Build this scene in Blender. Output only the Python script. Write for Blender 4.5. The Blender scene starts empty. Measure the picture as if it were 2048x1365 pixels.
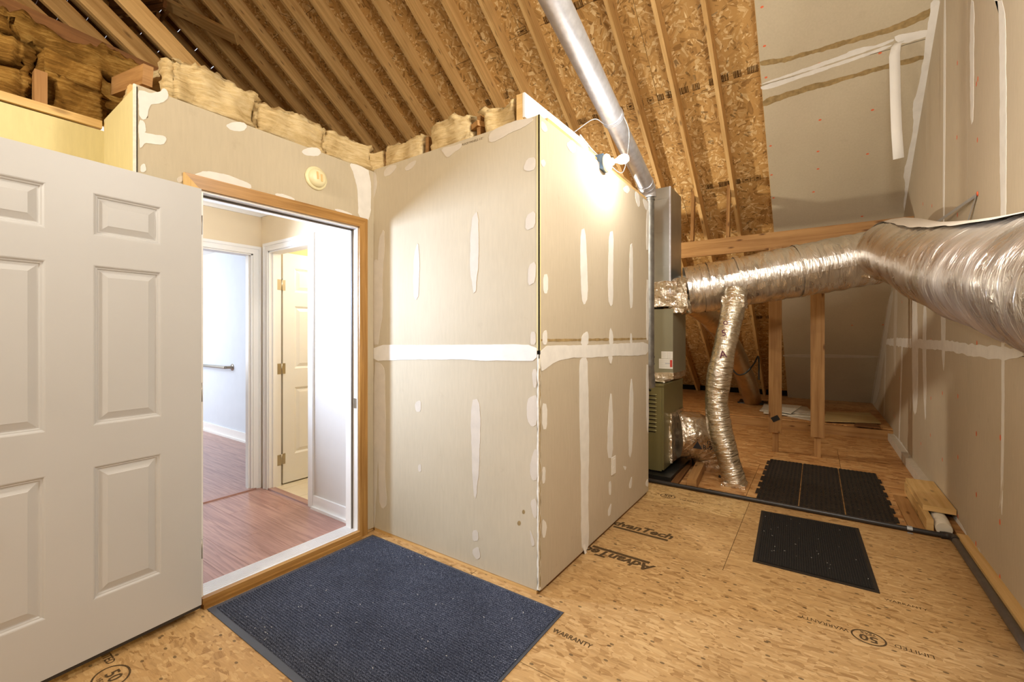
import bpy, bmesh, math, random
from mathutils import Vector, noise, Matrix
random.seed(7)
sc = bpy.context.scene
PI = math.pi
# ------------------------------------------------------------------ camera, world, lights, exposure
FPX, CX, HY, CAMZ = 876.0, 1024.0, 670.0, 1.32
YAW = math.atan2(608, 876)
FW = Vector((-math.sin(YAW), math.cos(YAW), 0)); RT = Vector((math.cos(YAW), math.sin(YAW), 0)); EYE = Vector((0, 0, CAMZ))
cam = bpy.data.cameras.new('camera'); co = bpy.data.objects.new('camera', cam); sc.collection.objects.link(co)
co.location = EYE; co.rotation_euler = (PI/2, 0, YAW)
cam.sensor_width = 36; cam.lens = FPX*36/2048; cam.shift_y = -(682.5-HY)/2048; cam.clip_start = 0.02
sc.camera = co
world = bpy.data.worlds.new('world'); sc.world = world; world.use_nodes = True
world.node_tree.nodes['Background'].inputs[0].default_value = (0.80, 0.86, 1.0, 1)
world.node_tree.nodes['Background'].inputs[1].default_value = 1.2
sc.view_settings.view_transform = 'Standard'; sc.view_settings.look = 'None'
sc.view_settings.gamma = 1; sc.view_settings.use_curve_mapping = False; sc.view_settings.exposure = 0.2

def lamp(name, kind, loc, energy, color, size=0.1, size_y=None, rot=None, aim=None):
    l = bpy.data.lights.new(name, kind); l.energy = energy; l.color = color
    if kind == 'POINT': l.shadow_soft_size = size
    else:
        l.size = size
        if size_y: l.shape = 'RECTANGLE'; l.size_y = size_y
    o = bpy.data.objects.new(name, l); sc.collection.objects.link(o); o.location = loc
    if aim is not None: o.rotation_euler = (Vector(aim)-Vector(loc)).to_track_quat('-Z', 'Y').to_euler()
    return o
WARM = (1.0, 0.93, 0.80)
NEUT = (1.0, 0.965, 0.90)
lamp('assumed_light_south', 'POINT', (-1.85, -0.9, 2.66), 95, WARM, 0.06)
lamp('added_fill_near', 'POINT', (-0.25, -1.8, 2.75), 38, NEUT, 0.25)  # soft fill added behind the camera, no fixture there
lamp('added_fill_rear', 'POINT', (-2.0, -2.8, 3.0), 22, NEUT, 0.25)  # second added fill further back, lifts the general level only
lamp('added_fill_overhead', 'POINT', (0.20, 1.5, 2.80), 125, NEUT, 0.20)  # added unseen fill above the frame, brightens right wall, floor and back
lamp('assumed_light_eaves', 'POINT', (-2.3, 5.2, 1.95), 75, (1.0, 0.90, 0.74), 0.05)  # assumed unseen lamp behind the box, added to brighten back roof and floor
w_ = lamp('assumed_hall_daylight', 'AREA', (-3.80, 0.72, 1.70), 33, (0.58, 0.73, 1.0), 0.22, 0.50, aim=(-1.8, 1.895, 1.45)); w_.data.spread = math.radians(95)  # assumed unseen daylight source, placed to cast the cool patch on the box front
lamp('added_fill_hall', 'POINT', (-3.2, 0.9, 2.25), 7, (1.0, 0.92, 0.82), 0.12)  # added unseen fill for the hall, no fixture modelled
lamp('assumed_bedroom_daylight', 'AREA', (-7.6, 0.4, 1.6), 85, (0.84, 0.91, 1.0), 1.6, 1.6, aim=(-5.6, 2.4, 1.3))  # assumed daylight for the bedroom, added area light with no window built
lamp('added_fill_bath', 'POINT', (-3.2, 2.7, 2.1), 24, (1.0, 0.92, 0.78), 0.15)  # added unseen fill that brightens the bathroom and its open door

# ------------------------------------------------------------------ geometry helpers
def px(x, y):
    return FW + RT*((x-CX)/FPX) + Vector((0, 0, (HY-y)/FPX))
def onp(x, y, plane):
    n, c = plane; d = px(x, y); return EYE + d*((c-n.dot(EYE))/n.dot(d))
S = math.radians(36.6); NR = Vector((0, math.sin(S), math.cos(S))); CR = 5.94; SL = Vector((0, math.cos(S), -math.sin(S)))
def roofpt(x, y, off=0.0):
    """point on the underside plane of the rafters, moved off along the outward normal"""
    return Vector((x, y, (CR-y*NR.y)/NR.z)) + NR*off
P_ROOF = (NR, CR)
XW, XB, YB, XD = 0.79, -1.147, 1.895, -2.45
P_RIGHT = (Vector((1, 0, 0)), XW); P_BOXR = (Vector((1, 0, 0)), XB); P_BOXF = (Vector((0, 1, 0)), YB); P_DOORW = (Vector((1, 0, 0)), XD)

BASE = {}
def link(o):
    sc.collection.objects.link(o); return o
def empty(name, loc=(0, 0, 0), label=None, cat=None, group=None, kind=None):
    o = link(bpy.data.objects.new(name, None)); o.location = loc; BASE[o.name] = Vector(loc); o.empty_display_size = 0.1
    return tag(o, label, cat, group, kind)
def tag(o, label=None, cat=None, group=None, kind=None):
    if label: o['label'] = label
    if cat: o['category'] = cat
    if group: o['group'] = group
    if kind: o['kind'] = kind
    return o
def mesh(name, verts, faces, m, parent=None, smooth=False, uvs=None, base=None, mats=None):
    if parent is not None: b = BASE[parent.name]
    else: b = Vector(base) if base is not None else Vector((0, 0, 0))
    me = bpy.data.meshes.new(name)
    me.from_pydata([tuple(Vector(v)-b) for v in verts], [], faces)
    if uvs is not None:
        l = me.uv_layers.new(name='UVMap'); k = 0
        for f in uvs:
            for uv in f: l.data[k].uv = uv; k += 1
    me.materials.append(m)
    if mats:
        for x in mats[0]: me.materials.append(x)
        for p, i in zip(me.polygons, mats[1]): p.material_index = i
    if smooth:
        for p in me.polygons: p.use_smooth = True
    me.update()
    o = link(bpy.data.objects.new(name, me))
    if parent is not None: o.parent = parent
    else: o.location = b
    BASE[o.name] = b
    return o
class MB:
    def __init__(s): s.v = []; s.f = []; s.u = []
    def poly(s, pts, uvs=None):
        i = len(s.v); s.v += [Vector(p) for p in pts]; s.f.append(tuple(range(i, i+len(pts))))
        s.u.append(uvs or [(p[0], p[1]) for p in pts])
    def box(s, x0, x1, y0, y1, z0, z1):
        s.obox(Vector(((x0+x1)/2, (y0+y1)/2, (z0+z1)/2)), Vector((1, 0, 0)), Vector((0, 1, 0)), Vector((0, 0, 1)), x1-x0, y1-y0, z1-z0)
    def obox(s, c, ax, ay, az, lx, ly, lz):
        c = Vector(c); P = {}
        for i in (-1, 1):
            for j in (-1, 1):
                for k in (-1, 1): P[(i, j, k)] = c+ax*(i*lx/2)+ay*(j*ly/2)+az*(k*lz/2)
        ox, oy = random.random()*7, random.random()*7
        def q(keys, ua, va):
            L = {'x': lx/2, 'y': ly/2, 'z': lz/2}; ix = {'x': 0, 'y': 1, 'z': 2}
            s.poly([P[k] for k in keys], [(k[ix[ua]]*L[ua]+ox, k[ix[va]]*L[va]+oy) for k in keys])
        q([(-1,-1,-1), (-1,1,-1), (1,1,-1), (1,-1,-1)], 'x', 'y'); q([(-1,-1,1), (1,-1,1), (1,1,1), (-1,1,1)], 'x', 'y')
        q([(-1,-1,-1), (1,-1,-1), (1,-1,1), (-1,-1,1)], 'x', 'z'); q([(-1,1,-1), (-1,1,1), (1,1,1), (1,1,-1)], 'x', 'z')
        q([(-1,-1,-1), (-1,-1,1), (-1,1,1), (-1,1,-1)], 'y', 'z'); q([(1,-1,-1), (1,1,-1), (1,1,1), (1,-1,1)], 'y', 'z')
    def grid(s, P, closed_u=False, closed_v=False, uvf=None):
        """P[i][j] lattice of points"""
        i0 = len(s.v); n, m = len(P), len(P[0])
        for r in P: s.v += [Vector(p) for p in r]
        for i in range(n if closed_u else n-1):
            for j in range(m if closed_v else m-1):
                a, b = (i+1) % n, (j+1) % m
                s.f.append((i0+i*m+j, i0+a*m+j, i0+a*m+b, i0+i*m+b))
                if uvf: s.u.append([uvf(i, j), uvf(i+1, j), uvf(i+1, j+1), uvf(i, j+1)])
                else: s.u.append([(0, 0)]*4)
    def build(s, name, m, parent=None, smooth=False, base=None, mats=None):
        return mesh(name, s.v, s.f, m, parent, smooth, s.u, base, mats)
def box(name, x0, x1, y0, y1, z0, z1, m, parent=None, base=None, bevel=0):
    b = MB(); b.box(x0, x1, y0, y1, z0, z1)
    if parent is None and base is None: base = ((x0+x1)/2, (y0+y1)/2, z0)
    o = b.build(name, m, parent, base=base)
    if bevel: bev(o, bevel)
    return o
def bev(o, w, seg=2):
    md = o.modifiers.new('bevel', 'BEVEL'); md.width = w; md.segments = seg; md.limit_method = 'ANGLE'; md.angle_limit = math.radians(40)
    return o
def lumber(name, p0, p1, w, d, up, m, parent=None, base=None, bevel=0.002):
    """a stick from p0 to p1 (centre line), w across, d along up"""
    p0, p1 = Vector(p0), Vector(p1); a = (p1-p0); L = a.length; a.normalize()
    up = Vector(up); up = (up-a*up.dot(a)).normalized(); sd = a.cross(up).normalized()
    b = MB(); b.obox((p0+p1)/2, a, sd, up, L, w, d)
    if parent is None and base is None: base = p0
    o = b.build(name, m, parent, base=base)
    if bevel: bev(o, bevel, 1)
    return o
def frame_path(pts):
    n = len(pts); T = []
    for i in range(n):
        a = pts[max(0, i-1)]; b = pts[min(n-1, i+1)]; T.append((b-a).normalized())
    ref = Vector((0, 0, 1)) if abs(T[0].z) < 0.9 else Vector((1, 0, 0))
    u = (ref-T[0]*ref.dot(T[0])).normalized(); fr = []
    for t in T:
        u = (u-t*u.dot(t)).normalized(); fr.append((t, u, t.cross(u).normalized()))
    return fr
def catmull(ctrl, n):
    P = [Vector(c) for c in ctrl]; P = [P[0]*2-P[1]]+P+[P[-1]*2-P[-2]]; out = []
    k = len(P)-3
    for i in range(n+1):
        t = i/n*k; s = min(int(t), k-1); t -= s
        a, b, c, d = P[s:s+4]
        out.append(0.5*((2*b)+(c-a)*t+(2*a-5*b+4*c-d)*t*t+(3*b-a-3*c+d)*t**3))
    return out
def tube(mb, pts, rad, seg=16, cap=True, disp=None):
    fr = frame_path(pts); G = []; L = 0; us = []
    for i, p in enumerate(pts):
        if i: L += (p-pts[i-1]).length
        us.append(L)
        r0 = rad(i/(len(pts)-1)) if callable(rad) else rad
        row = []
        for j in range(seg):
            a = 2*PI*j/seg; dr = disp(L, a, p) if disp else 0
            row.append(p+(fr[i][1]*math.cos(a)+fr[i][2]*math.sin(a))*(r0+dr))
        G.append(row)
    r_ = rad(0) if callable(rad) else rad
    mb.grid(G, closed_v=True, uvf=lambda i, j: (us[min(i, len(us)-1)], j/seg*2*PI*r_))
    if cap:
        mb.poly(list(reversed(G[0]))); mb.poly(G[-1])
def tubeo(name, ctrl, rad, m, parent=None, seg=16, n=None, base=None, disp=None, cap=True):
    pts = catmull(ctrl, n) if n else [Vector(c) for c in ctrl]
    mb = MB(); tube(mb, pts, rad, seg, cap, disp)
    return mb.build(name, m, parent, smooth=True, base=base if (base is not None or parent is not None) else pts[-1])
def lathe(name, prof, c, ax, m, parent=None, seg=32, base=None):
    """prof: list of (radius, height along ax)"""
    ax = Vector(ax).normalized(); r = Vector((0, 0, 1)) if abs(ax.z) < 0.9 else Vector((1, 0, 0))
    u = (r-ax*r.dot(ax)).normalized(); w = ax.cross(u); c = Vector(c); G = []
    for rr, h in prof: G.append([c+ax*h+(u*math.cos(2*PI*j/seg)+w*math.sin(2*PI*j/seg))*rr for j in range(seg)])
    mb = MB(); mb.grid(G, closed_v=True); mb.poly(G[-1]); mb.poly(list(reversed(G[0])))
    return mb.build(name, m, parent, smooth=True, base=base)
PN = [0]
def patch(parent, name, plane, pts, m, eps=0.0015, rough=0.12, sub=4, toward=None):
    """irregular smear of stuff lying on a plane: outline given as seen, laid on the surface with real thickness"""
    PN[0] += 1; eps = eps + 0.00002*(PN[0] % 40)
    n, c = plane; n = n.normalized()
    W = [onp(x, y, plane) for x, y in pts]
    s = -1 if n.dot(EYE) < c else 1
    out = []; k = len(W); sm = []
    for i in range(k):                      # one round of corner cutting softens the outline
        a, b = W[i], W[(i+1) % k]
        if (b-a).length < 1e-5: continue
        sm += [a.lerp(b, 0.22), a.lerp(b, 0.78)]
    W = sm; k = len(W); per = sum((W[i]-W[(i+1) % k]).length for i in range(k)); step = max(per/160, 0.007)
    for i in range(k):
        a, b = W[i], W[(i+1) % k]; q = max(1, int((b-a).length/step)); t_ = (b-a).normalized(); e = n.cross(t_)
        for j in range(q):
            p = a.lerp(b, j/q)
            out.append(p + e*(noise.noise(p*14+Vector((3, 1, 7)))*rough*0.012+noise.noise(p*60)*rough*0.005))
    top = [p+n*s*eps for p in out]; bot = [p+n*s*0.0001 for p in out]
    mb = MB(); mb.poly(top)
    K = len(top)
    for i in range(K): mb.poly([top[i], bot[i], bot[(i+1) % K], top[(i+1) % K]])
    return mb.build(name, m, parent)
def ell(cx, cy, rx, ry, k=14):
    return [(cx+rx*math.cos(2*PI*i/k), cy+ry*math.sin(2*PI*i/k)) for i in range(k)]
def text(parent, name, body, o, xd, yd, size, m, align='LEFT', sx=1.0, shear=0.0, eps=0.0006, bold=0.0, base=None):
    cu = bpy.data.curves.new('t', 'FONT'); cu.body = body; cu.size = size; cu.align_x = align; cu.shear = shear; cu.offset = bold
    cu.resolution_u = 2
    to = bpy.data.objects.new('t', cu); sc.collection.objects.link(to)
    dg = bpy.context.evaluated_depsgraph_get(); me = bpy.data.meshes.new_from_object(to.evaluated_get(dg))
    xd, yd = Vector(xd).normalized(), Vector(yd).normalized(); n = xd.cross(yd).normalized(); o = Vector(o)
    V = [o+xd*v.co.x*sx+yd*v.co.y+n*eps for v in me.vertices]; F = [tuple(p.vertices) for p in me.polygons]
    bpy.data.objects.remove(to); bpy.data.curves.remove(cu); bpy.data.meshes.remove(me)
    return mesh(name, V, F, m, parent, base=base)

# ------------------------------------------------------------------ materials
def lin(c):
    return tuple(((x/255)/12.92 if x/255 <= 0.04045 else ((x/255+0.055)/1.055)**2.4) for x in c)+(1,)
class Mat:
    def __init__(s, name, rough=0.6, metal=0.0, spec=0.5):
        s.m = bpy.data.materials.new(name); s.m.use_nodes = True; s.nt = s.m.node_tree; s.b = s.nt.nodes['Principled BSDF']
        s.b.inputs['Roughness'].default_value = rough; s.b.inputs['Metallic'].default_value = metal
        s.b.inputs['Specular IOR Level'].default_value = spec
    def n(s, t, **kw):
        nd = s.nt.nodes.new('ShaderNode'+t)
        for k, v in kw.items():
            if k.startswith('_'): setattr(nd, k[1:], v)
            else:
                key = {'i0': 0, 'i1': 1, 'i2': 2}.get(k, k.replace('_', ' '))
                s.set(nd, key, v)
        return nd
    def set(s, nd, key, v):
        if isinstance(v, bpy.types.NodeSocket): s.nt.links.new(v, nd.inputs[key])
        elif isinstance(v, bpy.types.Node): s.nt.links.new(v.outputs[0], nd.inputs[key])
        else: nd.inputs[key].default_value = v
    def math(s, op, a, b=0.0):
        nd = s.n('Math', _operation=op); s.set(nd, 0, a); s.set(nd, 1, b); return nd.outputs[0]
    def mix(s, f, a, b, mode='MIX'):
        nd = s.n('Mix', _data_type='RGBA', _blend_type=mode); s.set(nd, 0, f); s.set(nd, 6, a); s.set(nd, 7, b); return nd.outputs[2]
    def ramp(s, v, stops):
        nd = s.n('ValToRGB'); s.set(nd, 0, v); cr = nd.color_ramp
        while len(cr.elements) < len(stops): cr.elements.new(0.5)
        for e, (p, c) in zip(cr.elements, stops): e.position = p; e.color = c if len(c) == 4 else tuple(c)+(1,)
        return nd.outputs[0]
    def coord(s, which='Object', scale=(1, 1, 1), rot=(0, 0, 0)):
        tc = s.n('TexCoord'); mp = s.n('Mapping'); s.nt.links.new(tc.outputs[which], mp.inputs[0])
        mp.inputs['Scale'].default_value = scale; mp.inputs['Rotation'].default_value = rot; return mp.outputs[0]
    def scale(s, v, sc_):
        mp = s.n('Mapping'); s.nt.links.new(v, mp.inputs[0]); mp.inputs['Scale'].default_value = sc_; return mp.outputs[0]
    def noise(s, v, scale, detail=3, rough=0.5, dist=0.0):
        nd = s.n('TexNoise'); s.set(nd, 'Vector', v); s.set(nd, 'Scale', scale); s.set(nd, 'Detail', detail); s.set(nd, 'Roughness', rough); s.set(nd, 'Distortion', dist)
        return nd.outputs[0]
    def color(s, c): s.set(s.b, 'Base Color', c); return s
    def bump(s, h, strength=0.3, dist=0.01):
        nd = s.n('Bump'); s.set(nd, 'Height', h); s.set(nd, 'Strength', strength); s.set(nd, 'Distance', dist); s.nt.links.new(nd.outputs[0], s.b.inputs['Normal']); return s
def plain(name, c, rough=0.6, metal=0.0, spec=0.5, var=0.06, vs=6.0, bump=0.0):
    M = Mat(name, rough, metal, spec); v = M.coord(); c = lin(c)
    nz = M.noise(v, vs, 4)
    lo = tuple(x*(1-var) for x in c[:3])+(1,); hi = tuple(min(1, x*(1+var)) for x in c[:3])+(1,)
    M.color(M.ramp(nz, [(0.3, lo), (0.7, hi)]))
    if bump: M.bump(M.noise(v, 120, 3), bump, 0.002)
    return M.m

def drywall(name, c, c2, stripes=0.0):
    M = Mat(name, 0.85, spec=0.2); v = M.coord()
    big = M.noise(v, 1.3, 3); fine = M.noise(M.scale(v, (1, 1, 0.15)), 60, 4, 0.6)
    col = M.mix(M.ramp(big, [(0.35, (0, 0, 0)), (0.65, (1, 1, 1))]), lin(c), lin(c2))
    col = M.mix(0.10, col, M.ramp(fine, [(0.3, (0.3, 0.3, 0.3)), (0.7, (1, 1, 1))]), 'MULTIPLY')
    sm = M.noise(v, 9, 5, 0.65)
    col = M.mix(M.ramp(sm, [(0.62, (0, 0, 0)), (0.78, (0.22, 0.22, 0.22))]), col, lin((150, 132, 108)))
    M.color(col); M.bump(fine, 0.08, 0.001); return M.m
M_DRY = drywall('drywall_paper', (192, 179, 153), (200, 187, 161))
M_DRYY = drywall('drywall_paper_yellowed', (214, 200, 146), (222, 208, 156))
M_DRYR = drywall('drywall_paper_right', (190, 176, 152), (198, 184, 160))
M_MUD = plain('joint_compound', (226, 222, 214), 0.8, spec=0.2, var=0.05, vs=14, bump=0.15)
M_MUD2 = plain('thin_joint_compound', (206, 196, 180), 0.8, spec=0.2, var=0.05, vs=14, bump=0.1)
M_TORN = plain('torn_paper', (158, 134, 92), 0.9, spec=0.1, var=0.25, vs=26)
M_GYP = plain('gypsum_edge', (228, 222, 206), 0.9, spec=0.1, var=0.1, vs=60)
M_RED = plain('red_marker', (224, 110, 70), 0.7, var=0.15, vs=80)
M_GAP = plain('dark_gap', (24, 18, 12), 0.95, spec=0.1)

def osb(name, dark, mid, light, s=1.0, contrast=1.0, orient=1.57, spread=3.14, blot=0.2, nails=False, rough=0.7):
    M = Mat(name, rough, spec=0.3)
    tc = M.n('TexCoord'); uv = tc.outputs['UV']
    oi = M.n('ObjectInfo'); add = M.n('VectorMath', _operation='ADD'); M.nt.links.new(uv, add.inputs[0])
    comb = M.n('CombineXYZ'); M.set(comb, 0, M.math('MULTIPLY', oi.outputs['Random'], 13.0)); M.set(comb, 1, M.math('MULTIPLY', oi.outputs['Random'], 7.0))
    M.nt.links.new(comb.outputs[0], add.inputs[1]); v = add.outputs[0]
    vals = []; edges = []
    for i, (cell, along, across) in enumerate(((8.0, 12, 64), (11.0, 18, 90), (17.0, 26, 120))):
        off = M.n('Mapping'); M.nt.links.new(v, off.inputs[0]); off.inputs['Location'].default_value = (i*3.7, i*1.9, 0)
        nz = M.n('TexNoise'); M.set(nz, 'Vector', off); M.set(nz, 'Scale', 9.0)
        warp = M.n('VectorMath', _operation='MULTIPLY_ADD'); M.nt.links.new(nz.outputs[1], warp.inputs[0]); warp.inputs[1].default_value = (0.08, 0.08, 0); M.nt.links.new(off.outputs[0], warp.inputs[2])
        c1 = M.n('TexVoronoi', _voronoi_dimensions='2D'); M.set(c1, 'Vector', warp); M.set(c1, 'Scale', cell*s)
        sep = M.n('SeparateColor'); M.nt.links.new(c1.outputs['Color'], sep.inputs[0])
        ang = M.math('ADD', M.math('MULTIPLY', M.math('SUBTRACT', sep.outputs[0], 0.5), spread), orient)
        rot = M.n('VectorRotate', _rotation_type='Z_AXIS'); M.set(rot, 'Vector', off); M.set(rot, 'Angle', ang)
        st = M.scale(rot.outputs[0], (across*s, along*s, 1))
        c2 = M.n('TexVoronoi', _voronoi_dimensions='2D'); M.set(c2, 'Vector', st); M.set(c2, 'Scale', 0.5)
        s2 = M.n('SeparateColor'); M.nt.links.new(c2.outputs['Color'], s2.inputs[0])
        gr = M.noise(M.scale(rot.outputs[0], (220*s, 12*s, 1)), 1.0, 2)
        vals.append(M.math('ADD', M.math('MULTIPLY', s2.outputs[0], 0.72), M.math('MULTIPLY', gr, 0.36)))
        edges.append((c2.outputs['Distance'], s2.outputs[1], sep.outputs[1]))
    pick1 = M.ramp(edges[0][2], [(0.49, (0, 0, 0)), (0.51, (1, 1, 1))]); pick2 = M.ramp(edges[1][1], [(0.60, (0, 0, 0)), (0.62, (1, 1, 1))])
    mx = M.n('Mix', _data_type='FLOAT'); M.set(mx, 0, pick1); M.set(mx, 2, vals[0]); M.set(mx, 3, vals[1])
    mx2 = M.n('Mix', _data_type='FLOAT'); M.set(mx2, 0, pick2); M.set(mx2, 2, mx.outputs[0]); M.set(mx2, 3, vals[2])
    val = mx2.outputs[0]
    col = M.ramp(val, [(0.5-0.42*contrast, lin(dark)), (0.5-0.12*contrast, lin(mid)), (0.5+0.18*contrast, lin(mid)), (0.5+0.45*contrast, lin(light))])
    dk = M.ramp(edges[2][1], [(0.955, (0, 0, 0)), (0.965, (1, 1, 1))])
    dkf = M.math('MULTIPLY', dk, 0.55 if not nails else 0.05)
    col = M.mix(dkf, col, lin(tuple(x*0.55 for x in dark)))
    bl = M.noise(v, 1.7, 4, 0.6)
    col = M.mix(M.math('MULTIPLY', M.ramp(bl, [(0.4, (0, 0, 0)), (0.7, (1, 1, 1))]), blot), col, lin(dark))
    if nails:
        sp = M.n('TexVoronoi', _voronoi_dimensions='2D'); M.set(sp, 'Vector', M.scale(v, (9, 15, 1))); M.set(sp, 'Scale', 1.0)
        s3 = M.n('SeparateColor'); M.nt.links.new(sp.outputs['Color'], s3.inputs[0])
        dots = M.math('MULTIPLY', M.math('LESS_THAN', sp.outputs['Distance'], 0.085), M.math('GREATER_THAN', s3.outputs[0], 0.55))
        col = M.mix(M.math('MULTIPLY', dots, 0.65), col, lin((50, 38, 24)))
        stn = M.noise(M.scale(v, (1, 2.2, 1)), 2.6, 5, 0.7)
        col = M.mix(M.ramp(stn, [(0.60, (0, 0, 0)), (0.74, (0.30, 0.30, 0.30))]), col, lin((120, 92, 58)))
    if nails: col = M.mix(0.22, col, M.ramp(M.noise(M.scale(v, (5, 70, 1)), 1.0, 4, 0.65, 0.8), [(0.35, (0.45, 0.42, 0.38)), (0.6, (1, 1, 1))]), 'MULTIPLY')
    M.color(col); M.bump(val, 0.35 if not nails else 0.12, 0.002); return M.m
M_OSBR = osb('roof_osb', (112, 76, 34), (194, 152, 90), (244, 220, 168), 1.0, 1.05)
M_OSBF = osb('floor_osb', (150, 112, 66), (190, 152, 100), (206, 170, 118), 1.5, 0.85, 1.57, 0.5, 0.35, True, 0.55)
M_OSBL = osb('floor_osb_light', (170, 132, 80), (206, 170, 114), (222, 190, 136), 1.5, 0.7, 1.57, 0.5, 0.1, True, 0.55)
M_PLYF = osb('floor_plywood', (160, 108, 58), (196, 146, 90), (216, 172, 116), 0.55, 0.75, 1.57, 0.25, 0.22, True, 0.5)

def wood(name, a, b, knots=0.5, gs=1.0, rough=0.65, rnd=0.25):
    M = Mat(name, rough, spec=0.3); tc = M.n('TexCoord'); oi = M.n('ObjectInfo')
    comb = M.n('CombineXYZ'); M.set(comb, 0, M.math('MULTIPLY', oi.outputs['Random'], 31.0)); M.set(comb, 1, M.math('MULTIPLY', oi.outputs['Random'], 17.0))
    add = M.n('VectorMath', _operation='ADD'); M.nt.links.new(tc.outputs['UV'], add.inputs[0]); M.nt.links.new(comb.outputs[0], add.inputs[1]); v = add.outputs[0]
    g = M.noise(M.scale(v, (1.2*gs, 26*gs, 1)), 1.0, 3, 0.5, 0.6)
    g2 = M.noise(M.scale(v, (6*gs, 160*gs, 1)), 1.0, 2)
    f = M.math('ADD', M.math('MULTIPLY', g, 0.75), M.math('MULTIPLY', g2, 0.25))
    col = M.ramp(f, [(0.32, lin(a)), (0.62, lin(b))])
    col = M.mix(M.math('MULTIPLY', oi.outputs['Random'], rnd), col, lin(tuple(x*0.78 for x in a)))
    kn = M.n('TexVoronoi', _voronoi_dimensions='2D'); M.set(kn, 'Vector', M.scale(v, (2.2, 7, 1))); M.set(kn, 'Scale', 1.0)
    k = M.ramp(kn.outputs['Distance'], [(0.03, (1, 1, 1)), (0.10, (0, 0, 0))])
    col = M.mix(M.math('MULTIPLY', k, knots), col, lin((84, 48, 20)))
    big = M.noise(v, 3.0, 3)
    col = M.mix(M.ramp(big, [(0.55, (0, 0, 0)), (0.8, (0.3, 0.3, 0.3))]), col, lin(tuple(x*0.7 for x in a)))
    M.color(col); M.bump(f, 0.15, 0.001); return M.m
M_LUM = wood('rafter_pine', (196, 152, 90), (232, 194, 132), 0.6)
M_LUMB = wood('framing_pine', (150, 106, 60), (186, 142, 88), 0.8)
M_LUMD = wood('old_framing_pine', (104, 66, 32), (136, 92, 50), 0.5)
M_LUML = wood('pale_pine', (204, 164, 100), (226, 190, 130), 0.5, rnd=0.1)
M_OAK = wood('stained_oak_casing', (142, 100, 48), (184, 140, 80), 0.0, 1.6, 0.35, 0.1)
M_PLYS = wood('plywood_scrap', (176, 148, 96), (204, 178, 124), 0.0, 0.5, 0.6, 0.1)
M_STUDG = plain('grey_paint', (190, 188, 184), 0.6)

M_DOOR = plain('door_paint', (192, 191, 189), 0.42, spec=0.4, var=0.02, vs=2.5)
M_TRIM = plain('white_trim_paint', (236, 234, 230), 0.35, var=0.01)
M_HALLW = plain('hall_wall_paint', (226, 208, 176), 0.7, var=0.02)
M_HALLG = plain('hall_wall_grey_paint', (214, 208, 200), 0.7, var=0.02)
M_BLUEW = plain('bedroom_wall_paint', (208, 214, 222), 0.7, var=0.02)
M_CEILW = plain('ceiling_white', (238, 234, 226), 0.8, var=0.02)
M_BATHW = plain('bath_wall_paint', (224, 204, 150), 0.7, var=0.02)
M_ALU = plain('white_aluminium', (226, 226, 228), 0.35, 0.3, var=0.03)
def laminate():
    M = Mat('laminate_floor', 0.28, spec=0.5); tc = M.n('TexCoord'); v = tc.outputs['UV']
    g = M.noise(M.scale(v, (2.2, 40, 1)), 1.0, 4, 0.55, 1.6); oi = M.n('ObjectInfo')
    col = M.ramp(g, [(0.35, lin((150, 112, 102))), (0.6, lin((188, 148, 134)))])
    col = M.mix(M.math('MULTIPLY', oi.outputs['Random'], 0.35), col, lin((136, 92, 82)))
    M.color(col); return M.m
M_LAM = laminate()
M_TILE = plain('bath_tile', (226, 212, 186), 0.3, var=0.06, vs=7)
M_NICK = plain('nickel', (176, 168, 154), 0.32, 0.9, var=0.05)
M_GALV = plain('galvanised_steel', (218, 220, 226), 0.42, 0.85, var=0.12, vs=22)
M_GALVD = plain('flue_steel', (148, 148, 146), 0.42, 0.85, var=0.25, vs=18)
M_PLEN = plain('plenum_sheet_metal', (178, 180, 176), 0.34, 0.9, var=0.08, vs=5)
M_BLACK = plain('black_pipe_plastic', (46, 42, 40), 0.38, var=0.15)
M_PIPEG = plain('weathered_black_pipe', (88, 80, 72), 0.5, var=0.15, vs=20)
M_RUB = plain('black_rubber', (40, 34, 28), 0.6, spec=0.4, var=0.25, vs=14)
M_RUBE = plain('rubber_border', (66, 70, 80), 0.45, var=0.08)
M_FURN = plain('furnace_enamel', (134, 126, 84), 0.34, 0.45, var=0.04)
M_FURN2 = plain('coil_cabinet_enamel', (152, 148, 124), 0.36, 0.35, var=0.03)
M_TRAY = plain('black_tray', (26, 26, 24), 0.4)
M_PLAST = plain('white_plastic', (236, 232, 222), 0.4, var=0.02)
M_PLASY = plain('yellowed_plastic', (232, 222, 178), 0.4, var=0.02)
M_BOX = plain('blue_junction_box', (78, 102, 128), 0.5)
M_TAPE = plain('paper_tape', (232, 228, 220), 0.85, var=0.02)
M_LABEL = plain('label_paper', (232, 230, 222), 0.5, var=0.02)
M_LRED = plain('label_red', (200, 70, 56), 0.5); M_LBLUE = plain('label_blue', (60, 80, 120), 0.5)
M_INK = plain('print_ink', (84, 66, 44), 0.8, spec=0.1, var=0.2, vs=60)
M_INKD = plain('dark_print_ink', (70, 46, 22), 0.85, spec=0.1, var=0.3, vs=60)
M_INKB = plain('black_ink', (34, 30, 32), 0.6)
M_STRAP = plain('perforated_steel', (176, 178, 178), 0.4, 0.3)
M_CREAMF = plain('white_flex_hose', (226, 218, 200), 0.6)
M_FLOORMAT = None
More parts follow.
